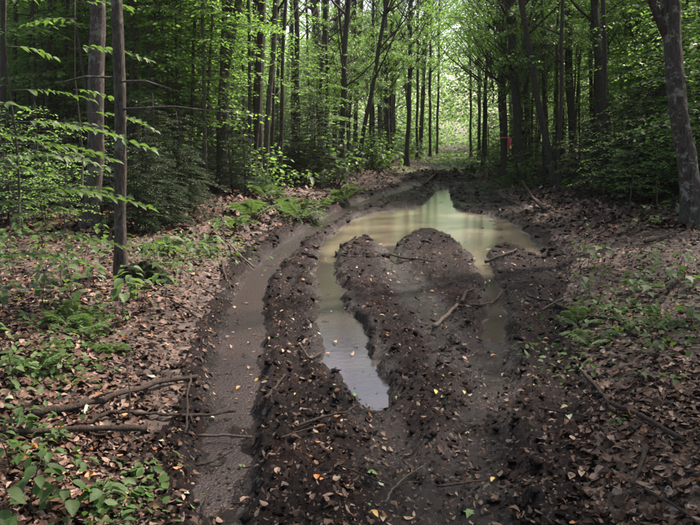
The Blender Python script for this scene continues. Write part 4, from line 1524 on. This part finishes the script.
def seedling(px, py, hgt, nleaf, ls, kind, desc):
    ls, nleaf = ls * (.6 if py > 390 else .8), nleaf + (4 if py > 390 else 1)
    x, y = ground_at(px, py, .15)
    root = link('seedling', None, None, (x, y, H(x, y)))
    m = MB()
    lx, ly = random.uniform(-.3, .3) * hgt, random.uniform(-.2, .2) * hgt
    sp = lambda t: np.array([lx * t * t, ly * t * t, hgt * t - .01])
    m.tube([sp(t) for t in np.linspace(0, 1, 5)], np.linspace(.0035, .0018, 5), 5)
    lv = []
    for k in range(nleaf):
        t = 1 - .55 * (k // 3) / max(1, (nleaf - 1) // 3 + 1) - random.uniform(0, .08)
        az = k * 2.2 + random.uniform(-.4, .4)
        d = np.array([math.cos(az), math.sin(az), random.uniform(-.1, .3)])
        e = sp(t) + d * ls * random.uniform(.35, .6)
        m.tube([sp(t), e], [.0018, .001], 4)
        lv.append((e, d + np.array([0, 0, random.uniform(-.5, -.1)])))
    link('stem', m.mesh('stem', M['stem']), root)
    for p, d in lv:
        s = ls * random.uniform(.75, 1.15)
        me = LEAFM[2] if kind == 'maple' else random.choice(LEAFM[:2])
        link('leaf', me, root, p, orient(d, (random.normalvariate(0, .2), random.normalvariate(0, .2), 1)), (s, s, s))
    tag(root, near_label(desc, px, py), 'seedling', 'seedlings on the forest floor')


SEED = [(30, 512, .22, 9, .12, 'ovate', 'broad-leaved seedling'), (75, 505, .16, 7, .13, 'ovate', 'broad-leaved seedling'), (10, 470, .18, 7, .10, 'ovate', 'leafy seedling'), (100, 490, .10, 5, .12, 'ovate', 'low broad-leaved seedling'),
        (20, 440, .16, 7, .09, 'ovate', 'leafy seedling'), (48, 462, .10, 5, .09, 'ovate', 'low leafy seedling'), (6, 535, .2, 8, .12, 'ovate', 'broad-leaved seedling'), (115, 515, .06, 4, .09, 'ovate', 'low leafy seedling'),
        (55, 440, .08, 4, .07, 'maple', 'small maple seedling'), (15, 400, .2, 7, .09, 'ovate', 'leafy seedling'), (85, 458, .06, 4, .08, 'ovate', 'flat little seedling'),
        (588, 268, .26, 5, .17, 'maple', 'maple seedling'), (602, 264, .22, 4, .16, 'maple', 'maple seedling'), (664, 300, .22, 5, .15, 'ovate', 'broad-leaved seedling'), (648, 310, .16, 5, .13, 'maple', 'maple seedling'),
        (630, 302, .18, 5, .12, 'ovate', 'leafy seedling'), (676, 308, .18, 5, .14, 'maple', 'maple seedling'), (690, 340, .14, 5, .10, 'ovate', 'leafy seedling'), (655, 360, .1, 5, .09, 'ovate', 'low leafy seedling'), (672, 225, .3, 6, .18, 'ovate', 'broad-leaved seedling'),
        (630, 340, .1, 5, .08, 'ovate', 'low leafy seedling'), (612, 300, .12, 4, .09, 'ovate', 'low leafy seedling'), (620, 420, .08, 4, .06, 'ovate', 'tiny seedling'), (670, 390, .08, 5, .07, 'ovate', 'tiny seedling'), (640, 382, .08, 4, .07, 'maple', 'tiny maple seedling'),
        (165, 268, .3, 7, .16, 'ovate', 'leafy seedling'), (138, 308, .2, 6, .12, 'ovate', 'leafy seedling'), (95, 300, .25, 6, .12, 'ovate', 'leafy seedling'), (180, 282, .2, 6, .12, 'ovate', 'leafy seedling'), (62, 300, .3, 8, .12, 'ovate', 'leafy seedling'),
        (200, 262, .25, 6, .15, 'ovate', 'leafy seedling'), (225, 238, .3, 7, .18, 'ovate', 'leafy seedling'), (210, 250, .25, 6, .15, 'ovate', 'leafy seedling'), (310, 195, .6, 12, .2, 'ovate', 'pale leafy seedling'), (325, 190, .5, 10, .2, 'ovate', 'pale leafy seedling'),
        (600, 205, .5, 8, .2, 'ovate', 'shaded seedling'), (570, 200, .4, 7, .2, 'ovate', 'shaded seedling'), (625, 210, .4, 7, .2, 'ovate', 'shaded seedling'), (500, 178, .7, 12, .25, 'ovate', 'leafy bush-like seedling'), (488, 180, .6, 12, .25, 'ovate', 'leafy bush-like seedling'), (515, 186, .6, 12, .22, 'ovate', 'pale leafy seedling'), (540, 182, .7, 12, .22, 'ovate', 'pale leafy seedling'),
        (400, 172, .7, 12, .3, 'ovate', 'leafy bush-like seedling'), (380, 178, .6, 10, .28, 'ovate', 'leafy bush-like seedling'), (418, 168, .7, 12, .3, 'ovate', 'leafy bush-like seedling'), (473, 170, .8, 12, .3, 'ovate', 'leafy bush-like seedling'),
        (12, 345, .35, 9, .11, 'ovate', 'leafy seedling'), (45, 325, .3, 8, .11, 'ovate', 'leafy seedling'), (5, 375, .25, 7, .10, 'ovate', 'leafy seedling')]
for q in range(46):
    px = random.uniform(2, 245)
    py = random.uniform(240, 335)
    if py < 330 - (px - 150) * .9 or px < 150:
        SEED.append((px, py, random.uniform(.12, .4), random.randint(5, 9), random.uniform(.08, .14), random.choice(['ovate', 'ovate', 'maple']), random.choice(['dark leafy seedling', 'spindly seedling', 'bushy little seedling'])))
for q in range(26):
    SEED.append((random.uniform(575, 698), random.uniform(212, 300), random.uniform(.1, .3), random.randint(4, 7), random.uniform(.07, .13), random.choice(['ovate', 'maple']), random.choice(['shaded seedling', 'spindly seedling', 'bushy little seedling'])))
for s in SEED:
    seedling(*s)

# low green cover on the banks
mb = MB()
for (px, py, r_, n) in [(640, 335, .5, 200), (665, 345, .4, 140), (205, 250, .5, 350), (150, 262, .5, 250), (50, 385, .25, 250), (75, 338, .3, 250), (300, 212, .5, 250), (600, 315, .25, 120), (20, 455, .2, 150), (510, 185, 1.0, 400), (405, 172, 1.3, 450), (475, 170, 1.2, 450), (452, 159, 2.2, 900), (450, 157, 3.5, 1500), (440, 163, 1.6, 500), (464, 163, 1.6, 500), (453, 154, 7, 2500), (560, 350, .3, 90), (680, 300, .4, 90), (110, 500, .2, 120), (140, 480, .15, 100)]:
    x0, y0 = ground_at(px, py, .12)
    x = x0 + rng.normal(0, r_ * .6, n); y = y0 + rng.normal(0, r_, n)
    V, F = put_leaves(x, y, (.02 + .03 * rng.random(n)) * (1 + .08 * y), LEAF_S, .5, .06)
    mb.add(V, [F])
struct(link('low_ground_cover', mb.mesh('low_ground_cover', M['fern'], False)), 'stuff')
# thin haze added to lift the blacks deep in the wood
bm = bmesh.new()
bmesh.ops.create_cube(bm, size=1)
lo = float(allv[:, 2].min()) - 1.0
xm, y0_, y1_ = float(np.abs(allv[:, 0]).max()) + 5, float(allv[:, 1].min()) - 5, float(allv[:, 1].max()) + 5
for v in bm.verts:
    v.co = Vector((math.copysign(xm, v.co.x), y0_ if v.co.y < 0 else y1_, lo if v.co.z < 0 else 21.0))
me = bpy.data.meshes.new('haze'); bm.to_mesh(me); bm.free()
hm, hN, hL, hp = nt('fill_haze')
hN.remove(hp)
pv = hN.new('ShaderNodeVolumePrincipled')
pv.inputs['Color'].default_value = (.93, .97, .9, 1)
pv.inputs['Density'].default_value = .0004
hL.new(pv.outputs[0], hN['Material Output'].inputs['Volume'])
me.materials.append(hm)
struct(link('haze', me), 'stuff')
print('objects', len(bpy.data.objects), 'tris', sum(sum(len(p.vertices) - 2 for p in m.polygons) for m in bpy.data.meshes)) if False else None
